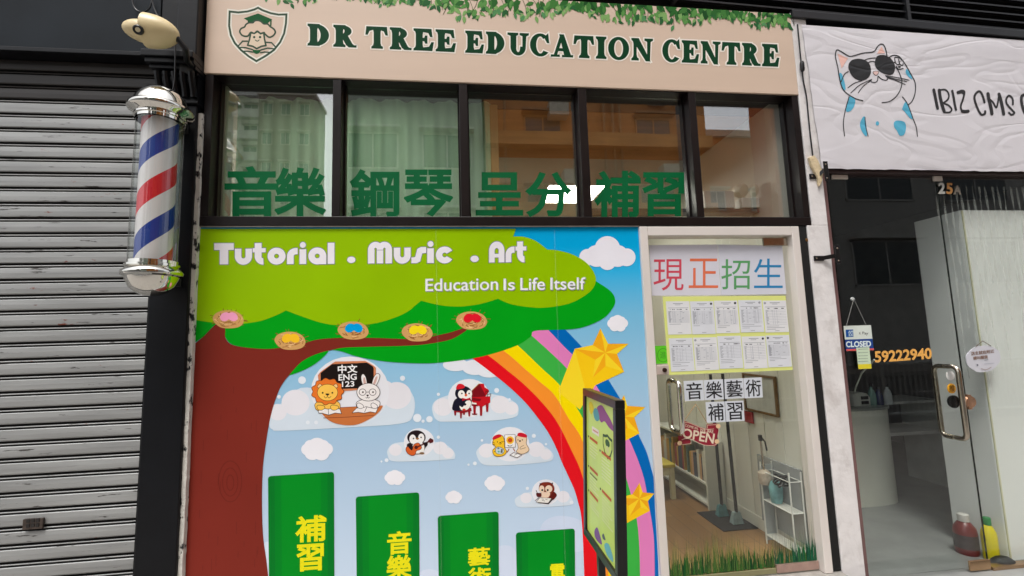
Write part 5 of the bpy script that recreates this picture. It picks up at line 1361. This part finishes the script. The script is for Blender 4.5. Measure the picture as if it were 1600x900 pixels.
# ------------------------------------------------------------------ inside the school
def lamp(x0, x1, y0, y1, z, s, label):
    t = thing('ceiling_light', label, 'light', ((x0 + x1) / 2, (y0 + y1) / 2, z))
    MB().box(x0 - .02, x0, y0 - .02, y1 + .02, z - .015, z - .001).box(x1, x1 + .02, y0 - .02, y1 + .02, z - .015, z - .001).box(x0, x1, y0 - .02, y0, z - .015, z - .001).box(x0, x1, y1, y1 + .02, z - .015, z - .001).build('frame', white_frame, t)
    MB().box(x0, x1, y0, y1, z - .010, z - .002).build('diffuser', emit_mat('lit_panel_%d' % s, (255, 252, 240), s), t)
lamp(.87, 1.40, 1.22, 1.76, 3.0, 21.0, 'lit square ceiling panel seen through the fourth upper pane')
lamp(-1.0, -.2, .62, 1.05, 3.236, 7.0, 'added lit panel hidden behind the sheer curtains to brighten them')  # extra lamp out of view, added to brighten the curtains
lamp(.4, 1.6, 3.4, 3.7, 3.0, 5.0, 'added fill light panel deep inside the school room')  # extra lamp added as fill for the back of the room
p0, p1 = F(1100, 298, .34), F(1149, 325, .34)
t = thing('junction_box', 'plain white box on the beam behind the rightmost upper pane', 'box', ((p0[0] + p1[0]) / 2, .4, p1[1]))
MB().box(p0[0], p1[0], .34, .42, p1[1], p0[1]).build('case', M('box_white', (236, 237, 232), .5), t, bevel=.004)
p0, p1 = F(1157, 309, .34), F(1214, 325, .34)
t = thing('emergency_light', 'white twin headed emergency light behind the rightmost upper pane', 'emergency light', ((p0[0] + p1[0]) / 2, .4, p1[1]))
MB().box(p0[0], p1[0], .33, .42, p1[1], p0[1]).build('case', MATS['box_white'], t, bevel=.004)
for px in (1158, 1187):
    q = F(px, 298, .36); r_ = .055
    MB().lathe([(0, -.03), (r_ * .8, -.028), (r_, -.005), (r_ * .95, .03), (r_ * .6, .06), (0, .07)], (q[0], .36, q[1]), 20, (-.25, .9, .25)).tube([(q[0] + .03, .38, q[1] - .03), (q[0] + .035, .38, p0[1] + .001)], .012, 8).build('lamp_head', M('cream_lamp', (238, 234, 216), .35), t, smooth=True)
b0, b1 = F(1060, 326, .36), F(1240, 333, .36)
tag(MB().box(.9, 2.27, .33, .45, b1[1] - .004, F(1100, 326.5, .34)[1] - .001).build('door_beam', M('grey_beam', (84, 84, 82), .5)), 'dark grey beam over the school door carrying white boxes', 'beam')
mb = MB()
mb.tube([(F(px, py, .5)[0], .5, F(px, py, .5)[1]) for px, py in smooth([(1200, 190), (1205, 230), (1208, 268), (1216, 292), (1232, 312), (1220, 318)], False, 4)], .016, 8)
tag(mb.build('conduit', M('grey_conduit', (150, 152, 146), .5), smooth=True), 'grey conduit pipe bending down the wall behind the rightmost upper pane', 'pipe')

XW = 2.276
q = [FX(*p, XW) for p in ((1166, 583), (1214, 596), (1218.6, 652), (1168, 637))]
y0, y1, z0, z1 = q[1][0], q[0][0] + .03, q[2][1], q[0][1]
t = thing('picture_frame', 'brown framed certificate on the white wall inside the school door', 'picture', (XW, (y0 + y1) / 2, z0))
fr = MB(); th = .016
fr.box(XW - .02, XW - .001, y0, y1, z0, z0 + th).box(XW - .02, XW - .001, y0, y1, z1 - th, z1).box(XW - .02, XW - .001, y0, y0 + th, z0 + th, z1 - th).box(XW - .02, XW - .001, y1 - th, y1, z0 + th, z1 - th)
fr.build('frame', M('frame_brown', (104, 76, 40), .4), t)
MB().box(XW - .010, XW - .001, y0 + th, y1 - th, z0 + th, z1 - th).build('print', M('certificate', (176, 176, 170), .35, var=.15, scale=9), t)
q = [FX(*p, XW) for p in ((1164, 641), (1177, 643), (1178, 662), (1165, 660))]
tag(MB().box(XW - .012, XW - .001, q[1][0], q[0][0], q[2][1], q[0][1]).build('red_notice', M('notice_red', (150, 40, 44), .4)), 'small red notice on the wall below the framed certificate', 'notice')
zs2 = .098
tag(MB().box(1.98, 2.268, .66, 1.05, zs2, zs2 + .008).build('door_mat', M('black_mat', (30, 28, 28), .9, var=.2, scale=60, bump=.5, bscale=200), bevel=.003), 'black mat on the wood floor along the school wall', 'mat')
def mop(label, base, topp, headc):
    bx, by = FZ(*base, zs2 + .01); bx = min(bx, 2.22)
    tx, tz = F(*topp, by)
    t = thing('floor_mop', label, 'mop', (bx, by, zs2))
    mb = MB(); mb.tube([(bx, by, zs2 + .09), (tx, by + .01, max(tz, 1.25))], .013, 8); mb.build('handle', black_m, t, smooth=True)
    hd = MB()
    hd.hexa([(bx - .05, by - .03, zs2 + .012), (bx + .045, by - .03, zs2 + .012), (bx + .045, by + .03, zs2 + .012), (bx - .05, by + .03, zs2 + .012)], [(bx - .035, by - .012, zs2 + .10), (bx + .03, by - .012, zs2 + .10), (bx + .03, by + .012, zs2 + .10), (bx - .035, by + .012, zs2 + .10)])
    hd.build('head', M('mop_%d' % headc[0], headc, .7, var=.2, scale=30), t, bevel=.006)
mop('black handled mop with a teal head, left of the two on the mat', (1129, 806), (1111, 586), (84, 130, 134))
mop('black handled mop with a pale grey blue head, right of the two on the mat', (1152, 818), (1130, 584), (140, 160, 162))
bxs = FZ(1118, 797, zs2)
t = thing('bookcase', 'low white bookcase with books along the school wall', 'bookcase', (2.2, 1.7, zs2))
yb0 = bxs[1]; xb0 = FZ(1107, 797, zs2)[0]; zb1 = F(1110, 692, yb0)[1]
whw = M('bookcase_white', (206, 206, 196), .45, var=.03)
MB().box(xb0, 2.268, yb0, yb0 + .02, zs2, zb1).build('side_panel', whw, t)
MB().box(xb0, 2.268, yb0 + 1.0, yb0 + 1.02, zs2, zb1).build('side_panel', whw, t)
for z in (zs2 + .03, zs2 + .20, zb1 - .022): MB().box(xb0, 2.268, yb0 + .0205, yb0 + .9995, z, z + .018).build('shelf', whw, t)
rk = random.Random(6); y = yb0 + .05
while y < yb0 + .95:
    w_ = rk.uniform(.015, .04); h = rk.uniform(.18, .27)
    c = rk.choice([(190, 150, 110), (150, 60, 50), (90, 110, 90), (200, 196, 180), (70, 70, 80), (180, 140, 60)])
    tag(MB().box(xb0 + .015, 2.2, y, y + w_, zs2 + .2185, zs2 + .2185 + h).build('book', M('book_%d' % c[0], c, .6)), 'upright book in the row on the low white bookcase', 'book', 'books on the low bookcase')
    y += w_ + .002 + (rk.random() < .15) * .04
t = thing('school_table', 'cream legged table with a yellow top inside the school', 'table', (1.6, 1.7, zs2))
lx, ly = FZ(1052, 779, zs2); zt = F(1052, 724, ly)[1]
cl = M('table_cream', (206, 200, 164), .5)
for x_, y_ in ((lx, ly), (lx - .9, ly), (lx, ly + .9), (lx - .9, ly + .9)): MB().box(x_ - .02, x_ + .02, y_ - .02, y_ + .02, zs2, zt - .03).build('leg', cl, t)
MB().box(lx - .93, lx + .03, ly - .03, ly + .93, zt - .029, zt).build('table_top', M('table_yellow', (196, 176, 70), .4), t, bevel=.004)
MB().box(lx - .88, lx - .02, ly - .012, ly + .012, zt - .1, zt - .03).build('apron', cl, t)
t = thing('tall_shelf', 'dark shelf crowded with red and green toys at the back of the school room', 'shelf', (1.3, 2.8, zs2))
MB().box(.9, 1.98, 3.1, 3.14, zs2, 2.2).build('back', M('shelf_dark', (74, 66, 56), .6), t)
for z in (.45, .85, 1.25, 1.65, 2.1): MB().box(.9, 1.98, 2.85, 3.099, z, z + .02).build('shelf', M('shelf_grey', (150, 146, 130), .5), t)
for k in range(30):
    x = rk.uniform(.95, 1.9); z = rk.choice([.47, .87, 1.27, 1.67]); c = rk.choice([(150, 50, 60), (60, 120, 90), (190, 170, 90), (90, 60, 70), (180, 120, 130)])
    h = rk.uniform(.08, .22); r_ = rk.uniform(.03, .05); y = rk.uniform(2.9, 3.03)
    tag(MB().lathe([(0, .001), (r_, .001), (r_ * 1.1, h * .4), (r_ * .7, h * .75), (r_ * .75, h * .9), (0, h)], (x, y, z), 10).build('toy', M('toy_%d' % c[0], c, .6), smooth=True), 'small coloured toy standing on the dark shelf', 'toy', 'toys on the dark shelf')
yA, zA = FX(1184, 702, 2.27); yB, zB = FX(1255, 744, 2.27)
MBp = MB().box(2.258, 2.2745, .15, yA, .1905, (zA + zB) / 2)
tag(MBp.build('dado_panel', M('grey_acrylic_sheet', (150, 153, 154), .25, var=.06, scale=2)), 'grey low sheet fixed along the wall behind the wire rack', 'panel')
# wire rack by the door
ry0, ry1, rx0, rx1 = .13, .42, 2.165, 2.252
rkx = thing('wire_rack', 'white wire rack with two shelves beside the glass school door', 'rack', (2.17, .48, zs2))
wm = M('white_wire', (214, 214, 208), .35)
for x_, y_ in ((rx0, ry0), (rx1, ry0), (rx0, ry1), (rx1, ry1)): MB().tube([(x_, y_, zs2), (x_, y_, .66)], .005, 8).build('post', wm, rkx, smooth=True)
for z in (.16, .40, .60):
    mb = MB()
    for x_, y_, x2, y2 in ((rx0, ry0, rx1, ry0), (rx0, ry1, rx1, ry1), (rx0, ry0, rx0, ry1), (rx1, ry0, rx1, ry1)): mb.tube([(x_, y_, z), (x2, y2, z)], .003, 6)
    if z < .5:
        for k in range(1, 9): mb.tube([(rx0 + (rx1 - rx0) * k / 9, ry0, z), (rx0 + (rx1 - rx0) * k / 9, ry1, z)], .0022, 5)
    mb.build('shelf', wm, rkx, smooth=True)
MB().box(rx0, rx1 + .004, ry1 + .006, ry1 + .012, zs2 + .02, .64).build('side_sheet', M('frosted_sheet', (168, 174, 174), .5), rkx)
mb = MB(); mb.lathe([(0, .001), (.035, .001), (.043, .05), (.045, .10), (.03, .14), (0, .145)], (2.205, .33, .405), 16)
tag(mb.build('teal_bag', M('teal_cloth', (110, 156, 158), .8, var=.3, scale=16, bump=.4, bscale=20), smooth=True), 'crumpled teal cloth bag on the upper shelf of the wire rack', 'bag')
mb = MB()
mb.tube([(2.205 + .035 * cos(t * 2.1), .27 + .03 * sin(t * 1.7), .57 + .035 * sin(t * 1.3)) for t in [i * .3 for i in range(50)]], .006, 6)
tag(mb.build('cable_coil', black_m, smooth=True), 'black coiled cable hanging in the wire rack', 'cable')
ux, uz = F(1188, 684, .40); vx, vz = F(1194, 735, .40)
t = thing('feather_duster', 'silver handled duster with a black grip standing in the wire rack', 'duster', (2.2, .40, .41))
mb = MB(); mb.tube([(ux, .40, uz - .005), (vx, .40, vz)], .007, 8); mb.build('handle', steel, t, smooth=True)
mb = MB(); mb.tube([(ux - .002, .40, uz + .02), (ux, .40, uz - .02)], .014, 10); mb.tube([(ux + .01, .40, uz), (ux + .03, .395, uz - .03), (ux + .035, .39, uz - .09)], .006, 6); mb.build('grip', black_m, t, smooth=True)
mb = MB(); mb.lathe([(0, .0), (.035, .002), (.045, .03), (.043, .08), (.02, .1), (0, .1)], (vx, .40, vz - .095), 14); mb.build('brush', M('beige_bristle', (190, 176, 160), .9, var=.2, scale=40, bump=.5), t, smooth=True)

# ------------------------------------------------------------------ barber pole
BX, BY = -1.578, -0.20
bp_ = thing('barber_pole', 'chrome capped barber pole with red, white and blue spiral on the black pillar', 'barber pole', (BX, BY, 1.88))
zt_, zb_ = 2.83, 2.055
C0 = (BX, BY, 0)
MB().lathe([(.112, zt_ - .005), (.112, zt_ + .010), (.119, zt_ + .013), (.119, zt_ + .022), (.112, zt_ + .026), (.118, zt_ + .034), (.140, zt_ + .042), (.150, zt_ + .055), (.150, zt_ + .066), (.142, zt_ + .078), (.130, zt_ + .083), (.122, zt_ + .108), (.106, zt_ + .142), (.080, zt_ + .170), (.044, zt_ + .190), (0, zt_ + .198)], C0, 48).build('top_cap', chrome, bp_, smooth=True)
MB().lathe([(.112, zb_ + .005), (.112, zb_ - .010), (.120, zb_ - .013), (.120, zb_ - .024), (.113, zb_ - .028), (.120, zb_ - .036), (.132, zb_ - .046), (.136, zb_ - .058), (.132, zb_ - .07), (.118, zb_ - .078), (.113, zb_ - .095), (.098, zb_ - .13), (.07, zb_ - .158), (.035, zb_ - .172), (0, zb_ - .176)], C0, 48).build('bottom_cap', chrome, bp_, smooth=True)
stripe = bpy.data.materials.new('barber_stripes'); stripe.use_nodes = True
n, l, b = nodes_of(stripe); b.inputs['Roughness'].default_value = .3
tc = n.new('ShaderNodeTexCoord'); sx = n.new('ShaderNodeSeparateXYZ'); l.new(tc.outputs['Object'], sx.inputs[0])
at = n.new('ShaderNodeMath'); at.operation = 'ARCTAN2'; l.new(sx.outputs['Y'], at.inputs[0]); l.new(sx.outputs['X'], at.inputs[1])
d1 = n.new('ShaderNodeMath'); d1.operation = 'MULTIPLY'; d1.inputs[1].default_value = -1 / (2 * pi); l.new(at.outputs[0], d1.inputs[0])
d2 = n.new('ShaderNodeMath'); d2.operation = 'MULTIPLY_ADD'; d2.inputs[1].default_value = 1 / .465; d2.inputs[2].default_value = STR_PH = 0.0; l.new(sx.outputs['Z'], d2.inputs[0])
ad = n.new('ShaderNodeMath'); ad.operation = 'ADD'; l.new(d1.outputs[0], ad.inputs[0]); l.new(d2.outputs[0], ad.inputs[1])
frn = n.new('ShaderNodeMath'); frn.operation = 'FRACT'; l.new(ad.outputs[0], frn.inputs[0])
cr = n.new('ShaderNodeValToRGB'); cr.color_ramp.interpolation = 'CONSTANT'; l.new(frn.outputs[0], cr.inputs[0])
e = cr.color_ramp.elements; e[0].position, e[0].color = 0.0, rgb((24, 58, 150)); e[1].position, e[1].color = .25, rgb((228, 222, 224))
for p, c in ((.5, (216, 34, 48)), (.75, (228, 222, 224))):
    k = e.new(p); k.color = rgb(c)
l.new(cr.outputs[0], b.inputs['Base Color'])
STRIPE_OFFSET = d2
d2.inputs[2].default_value = 0.23
MB().lathe([(0, zb_), (.082, zb_), (.082, zt_), (0, zt_)], C0, 48).build('striped_roll', stripe, bp_, smooth=True)
MB().lathe([(.108, zb_ - .003), (.108, zt_ + .003)], C0, 48).build('glass_tube', tubeglass, bp_, smooth=True, recalc=False)
br = MB()
for z in (zt_ + .06, zb_ - .06):
    br.box(BX - .03, BX + .03, BY + .11, -.031, z - .022, z + .022).box(BX - .05, BX + .05, -.040, -.0305, z - .05, z + .05)
br.build('wall_bracket', black_m, bp_, bevel=.004)

# ------------------------------------------------------------------ beige flood light with camera head
YF = -.26
fx, fz = F(245, 50, YF)
fd = thing('security_camera', 'beige twin shell security camera on a bracket above the barber pole', 'camera', (fx, YF, fz - .1))
beige = M('beige_plastic', (222, 202, 156), .38, var=.06, scale=6)
ax_ = Vector((.96, .12, -.16)).normalized()
c1 = Vector((F(247, 52, YF)[0], YF, F(247, 52, YF)[1]))
# outer hood: an open half shell, rounded at the back
def dome(c, axis, r_, L_, mb, cut=0.0, n=26, sq=1.0):
    prof = [(r_ * cos(t), L_ * sin(t)) for t in [radians(90) * i / 9 for i in range(10)]]
    prof = [(r_ * .94, -.004 - cut), (r_, -.004 - cut)] + prof
    return mb.lathe(prof, c, n, axis)
mb = MB(); dome(c1 - ax_ * .050, Vector((.97, .1, -.06)), .088, .150, mb, .0); mb.build('hood', beige, fd, smooth=True)
bx_ = Vector((-.93, -.3, .06)).normalized()
mb = MB(); dome(c1 - ax_ * .045 + Vector((0, 0, -.010)), bx_, .060, .115, mb); mb.build('head', beige, fd, smooth=True)
lp = Vector((F(216, 46.5, YF - .085)[0], YF - .085, F(216, 46.5, YF - .085)[1]))
dv_ = (Vector((0, -2.8, 1.6)) - lp).normalized(); dv_ = (dv_ + Vector((-.35, 0, .1))).normalized()
mb = MB(); mb.lathe([(0.012, .006), (.020, .008), (.024, .004), (.024, -.012)], lp, 24, dv_); mb.build('lens_ring', black_m, fd, smooth=True)
mb = MB(); mb.lathe([(0, .007), (.013, .005), (.013, -.004)], lp, 20, dv_); mb.build('lens', M('pale_lens', (226, 212, 176), .15), fd, smooth=True)
e1 = c1 + ax_ * .09
mb = MB(); mb.tube([e1, e1 + Vector((.03, .03, -.04)), Vector((-1.50, -.13, e1.z - .06)), Vector((-1.50, -.071, e1.z - .06))], .016, 10); mb.box(-1.56, -1.489, -.092, -.0705, e1.z - .11, e1.z - .015); mb.build('bracket', black_m, fd, smooth=False)
for k, p in enumerate((((205, -10), (210, 12), (222, 19), (234, 12), (238, -8)), ((236, -6), (240, 10), (247, 26), (256, 32)), ((274, 60), (274, 90), (273, 125), (270, 142)))):
    yy = -.045 if k < 2 else -.135
    MB().tube([(F(x, y, yy)[0], yy, F(x, y, yy)[1]) for x, y in smooth(list(p), False, 5)], .0045, 7).build('cable', black_m, fd, smooth=True)

# ------------------------------------------------------------------ poster stand facing along the pavement
sx_ = .60
q = [FX(*p, sx_) for p in ((908, 605), (960, 631), (909, 823), (960, 902))]
yF, yN = (q[0][0] + q[2][0]) / 2 - .02, (q[1][0] + q[3][0]) / 2 - .02
zT, zB = (q[0][1] + q[1][1]) / 2, (q[2][1] + q[3][1]) / 2
LEAN = radians(2.4)
def sp(y, z, d=0.0):                          # a point on the stand: along the street wall, up, and out from its face
    h = z - zB
    return (sx_ - .012 + sin(LEAN) * h - d * cos(LEAN), y, zB + h * cos(LEAN) - d * sin(LEAN) * -1)
ps = thing('poster_stand', 'black framed poster stand with a lime green notice, edge on in front of the mural', 'poster stand', (sx_, (yF + yN) / 2, 0.0))
def sbox(mb, y0, y1, z0, z1, d0, d1): return mb.hexa([sp(y0, z0, d0), sp(y1, z0, d0), sp(y1, z1, d0), sp(y0, z1, d0)], [sp(y0, z0, d1), sp(y1, z0, d1), sp(y1, z1, d1), sp(y0, z1, d1)])
fw = .034
mb = MB()
sbox(mb, yN, yF, zT - fw, zT, -.04, 0); sbox(mb, yN, yF, zB, zB + fw, -.04, 0); sbox(mb, yN, yN + fw, zB + fw, zT - fw, -.04, 0); sbox(mb, yF - fw, yF, zB + fw, zT - fw, -.04, 0)
mb.build('frame', M('black_stand_metal', (14, 14, 15), .3, var=.2), ps, bevel=.003)
mb = MB(); sbox(mb, yN + fw, yF - fw, zB + fw, zT - fw, -.030, -.010)
mb.build('poster', M('lime_poster', (204, 224, 104), .3, var=.08, scale=5), ps)
Wp, Hp = (yF - yN - 2 * fw), (zT - zB - 2 * fw)
# poster drawing coordinates: u 0..1 from its far edge to the near edge, v 0..1 downwards
a = Art(lambda u, v: (u, v), lambda u, v, o: sp(yF - fw - u * Wp, zT - fw - v * Hp, -.010 + o), 'film', .0006)
a.blob([(.42, .05), (.58, .02), (.72, .05), (.9, .10), (.97, .15), (.82, .145), (.68, .12), (.55, .14), (.46, .1)], (150, 84, 140)); a.blob([(.28, .08), (.42, .06), (.5, .12), (.4, .15), (.3, .13)], (90, 160, 170)); a.blob([(.1, .05), (.2, .03), (.3, .07), (.2, .12), (.12, .1)], (222, 200, 60))
a.blob([(.28, .94), (.38, .89), (.48, .92), (.54, .96), (.4, .98), (.3, .975)], (130, 90, 150)); a.blob([(.62, .94), (.75, .90), (.86, .93), (.88, .975), (.7, .98)], (110, 180, 190)); a.blob([(.55, .9), (.6, .875), (.66, .9), (.58, .915)], (90, 100, 110))
a.poly([(.22, .205), (.48, .205), (.48, .25), (.22, .25)], (232, 222, 210)); a.line([(.25, .228), (.45, .228)], .012, (216, 150, 140), cap=False)
a.line([(.62, .22), (.7, .215), (.76, .205), (.82, .215), (.9, .22), (.9, .28), (.84, .33), (.76, .35), (.67, .33), (.62, .28)], .018, (60, 90, 60), True); a.oval(.76, .255, .07, (60, 96, 60), .025); a.oval(.76, .295, .045, (214, 214, 150), .022)
rq = random.Random(12)
def block(u, v, head, rows):
    a.line([(u, v), (u + .3, v + .004)], .02, head, cap=False); a.oval(u - .05, v, .02, (70, 60, 60), .008)
    for k in range(rows): a.line([(u, v + .035 + k * .022), (u + rq.uniform(.22, .34), v + .037 + k * .022)], .008, (226, 232, 176), cap=False)
for u, v, n_r in ((.12, .30, 5), (.56, .34, 7), (.12, .52, 6), (.56, .60, 8), (.12, .70, 4)): block(u, v, (196, 96, 50), n_r)
a.line([(.12, .56), (.4, .562)], .012, (120, 130, 60), cap=False)
a.build('poster_print', ps)
mb = MB(); mb.box(sx_ - .008, sx_ + .022, (yF + yN) / 2 + .02, (yF + yN) / 2 + .05, .03, zB - .002); mb.build('post', MATS['black_stand_metal'], ps, bevel=.003)
MB().lathe([(0, .03), (.05, .03), (.17, .018), (.18, .006), (.18, 0)], (sx_, (yF + yN) / 2 + .035, 0.0), 32).build('base_plate', MATS['black_stand_metal'], ps, smooth=True)

# ------------------------------------------------------------------ across the street: seen in the glass
wing = M('far_window_glass', (60, 70, 74), .08, var=.2, scale=1.0)
def facade_building(name, label, x0, x1, y0, h, c, cols, rows, wsz, z0=3.5, dz=3.0, balcony=None, depth=9, trim=(200, 200, 192), side=0):
    t = thing(name, label, 'building', ((x0 + x1) / 2, y0, 0))
    m = M(name + '_wall_%d_%d' % (c[0], int(x0 * 10) % 97), c, .8, var=.12, scale=.6, bump=.1, bscale=8)
    MB().box(x0, x1, y0 - depth, y0, -.15, h).build('wall', m, t)
    MB().box(x0 - .15, x1 + .15, y0 - depth - .1, y0 + .2, h, h + .35).build('roof_edge', M('roof_edge_%d' % trim[0], trim, .8), t)
    fm = M('far_window_frame_%d' % trim[0], trim, .6)
    proto = None
    wx, wz = wsz
    for r_ in range(rows):
        for k in range(cols):
            cx = x0 + (x1 - x0) * (k + .5) / cols; cz = z0 + r_ * dz
            if cz + wz > h: continue
            if proto is None:
                f = MB().box(cx - wx / 2, cx + wx / 2, y0 - .01, y0 + .06, cz, cz + .07).box(cx - wx / 2, cx + wx / 2, y0 - .01, y0 + .06, cz + wz - .07, cz + wz).box(cx - wx / 2, cx - wx / 2 + .07, y0 - .01, y0 + .06, cz, cz + wz).box(cx + wx / 2 - .07, cx + wx / 2, y0 - .01, y0 + .06, cz, cz + wz).box(cx - .03, cx + .03, y0 - .01, y0 + .05, cz, cz + wz).box(cx - wx / 2 - .1, cx + wx / 2 + .1, y0 - .01, y0 + .45, cz + wz + .05, cz + wz + .14)
                proto = f.build('window', fm, t)
                MB().box(cx - wx / 2 + .07, cx + wx / 2 - .07, y0 + .004, y0 + .03, cz + .07, cz + wz - .07).build('pane', wing, proto)
                base_ = (cx, cz)
            else:
                o = copy_tree(proto, t); o.location = (cx - base_[0], 0, cz - base_[1])
            if balcony and k % balcony == 0:
                if 'bal' not in t:
                    bmesh_ = MB().box(cx - wx * .9, cx + wx * .9, y0 + .47, y0 + 1.3, cz - .9, cz - .75).box(cx - wx * .9, cx + wx * .9, y0 + 1.2, y0 + 1.3, cz - .75, cz + .2).box(cx - wx * .9, cx - wx * .9 + .1, y0 + .47, y0 + 1.2, cz - .75, cz + .2).box(cx + wx * .9 - .1, cx + wx * .9, y0 + .47, y0 + 1.2, cz - .75, cz + .2)
                    bo = bmesh_.build('balcony', M('balcony_%d' % trim[0], trim, .7, var=.15, scale=1.5), t); t['bal'] = 1; bb0 = (cx, cz, bo)
                else:
                    o = copy_tree(bb0[2], t); o.location = (cx - bb0[0], 0, cz - bb0[1])
    if 'bal' in t: del t['bal']
    return t
facade_building('apartment_block', 'pale tower with stacked white balconies, leftmost of the far towers across the street', -31.6, -28.4, -58.0, 48, (228, 226, 214), 1, 15, (1.8, 1.4), 2.8, 2.9, 1, 6)
facade_building('apartment_block', 'pale tower with stacked white balconies, beside the leftmost far tower across the street', -27.8, -24.6, -58.0, 48, (232, 230, 220), 1, 15, (1.8, 1.4), 2.8, 2.9, 1, 6)
facade_building('flat_roofed_block', 'grey flat roofed block between the far towers and the green block', -19.9, -14.4, -45.0, 27.6, (140, 130, 118), 3, 8, (1.0, 1.3), 3.0, 3.2, None, 4, (196, 190, 176))
facade_building('low_block', 'low grey building up the street', -30, -5.2, -15.0, 4.2, (130, 128, 122), 6, 1, (1.6, 1.4), 1.2, 3.2)
facade_building('office_block', 'pale green block with paired windows across the street', -4.6, 1.2, -15.0, 23, (170, 180, 164), 2, 6, (2.0, 1.5), 5.2, 3.2)
t = facade_building('tan_block', 'tall tan tiled block across the street', 1.3, 10.9, -15.0, 25, (205, 138, 76), 2, 7, (1.6, 1.1), 3.5, 3.1, None, 9, (190, 132, 78))
lg, pg = M('tan_ledge', (214, 156, 92), .8, var=.2, scale=1), M('tan_pipe', (176, 128, 80), .6)
for z in (6.4, 9.35, 12.5, 15.6): MB().box(1.3, 10.9, -14.99, -14.5, z, z + .55).build('ledge', lg, t)
for x in (2.1, 6.3, 6.7, 7.0, 9.6): MB().tube([(x, -14.85, 0), (x, -14.85, 24.5)], .06, 8).build('drain_pipe', pg, t, smooth=True)
for x, z in ((3.9, 10.6), (8.6, 8.0), (4.4, 7.7), (8.3, 11.4)): MB().box(x, x + .8, -14.98, -14.4, z, z + .6).build('air_conditioner', M('ac_casing', (200, 190, 170), .6), t)
facade_building('stepped_block', 'small brown block with a flat roof seen in the gap across the street', 13.0, 18.0, -20.0, 12.4, (190, 140, 88), 2, 3, (1.0, 1.1), 3.0, 2.6, None, 3, (200, 150, 96))
facade_building('brown_block', 'narrow reddish brown block right of the gap across the street', 13.7, 16.2, -15.0, 22, (190, 112, 60), 1, 6, (1.2, 1.2), 3.4, 3.1, None, 1, (170, 126, 80))
facade_building('grey_block', 'long dull grey block far down the street', 16.4, 46, -15.0, 19, (190, 188, 182), 6, 4, (3.4, 2.0), 3.4, 3.8, None, 1, (206, 204, 198))

rl = thing('street_railing', 'steel kerb railing with upright bars along the pavement edge', 'railing', (0, -4.05, 0))
rm = M('galvanised_rail', (196, 198, 196), .4, .4)
for z in (.18, 1.0): MB().tube([(-14, -4.05, z), (14, -4.05, z)], .024, 8).build('rail', rm, rl, smooth=True)
mb = MB()
for k in range(-14, 15): mb.tube([(k * 1.0, -4.05, -.003), (k * 1.0, -4.05, 1.06)], .026, 8)
pst = mb.build('posts', rm, rl, smooth=True); pst['kind'] = 'stuff'
mb = MB()
for k in range(-140, 141):
    if k % 10: mb.tube([(k * .1, -4.05, .18), (k * .1, -4.05, 1.0)], .009, 6)
brs = mb.build('bars', rm, rl, smooth=True); brs['kind'] = 'stuff'
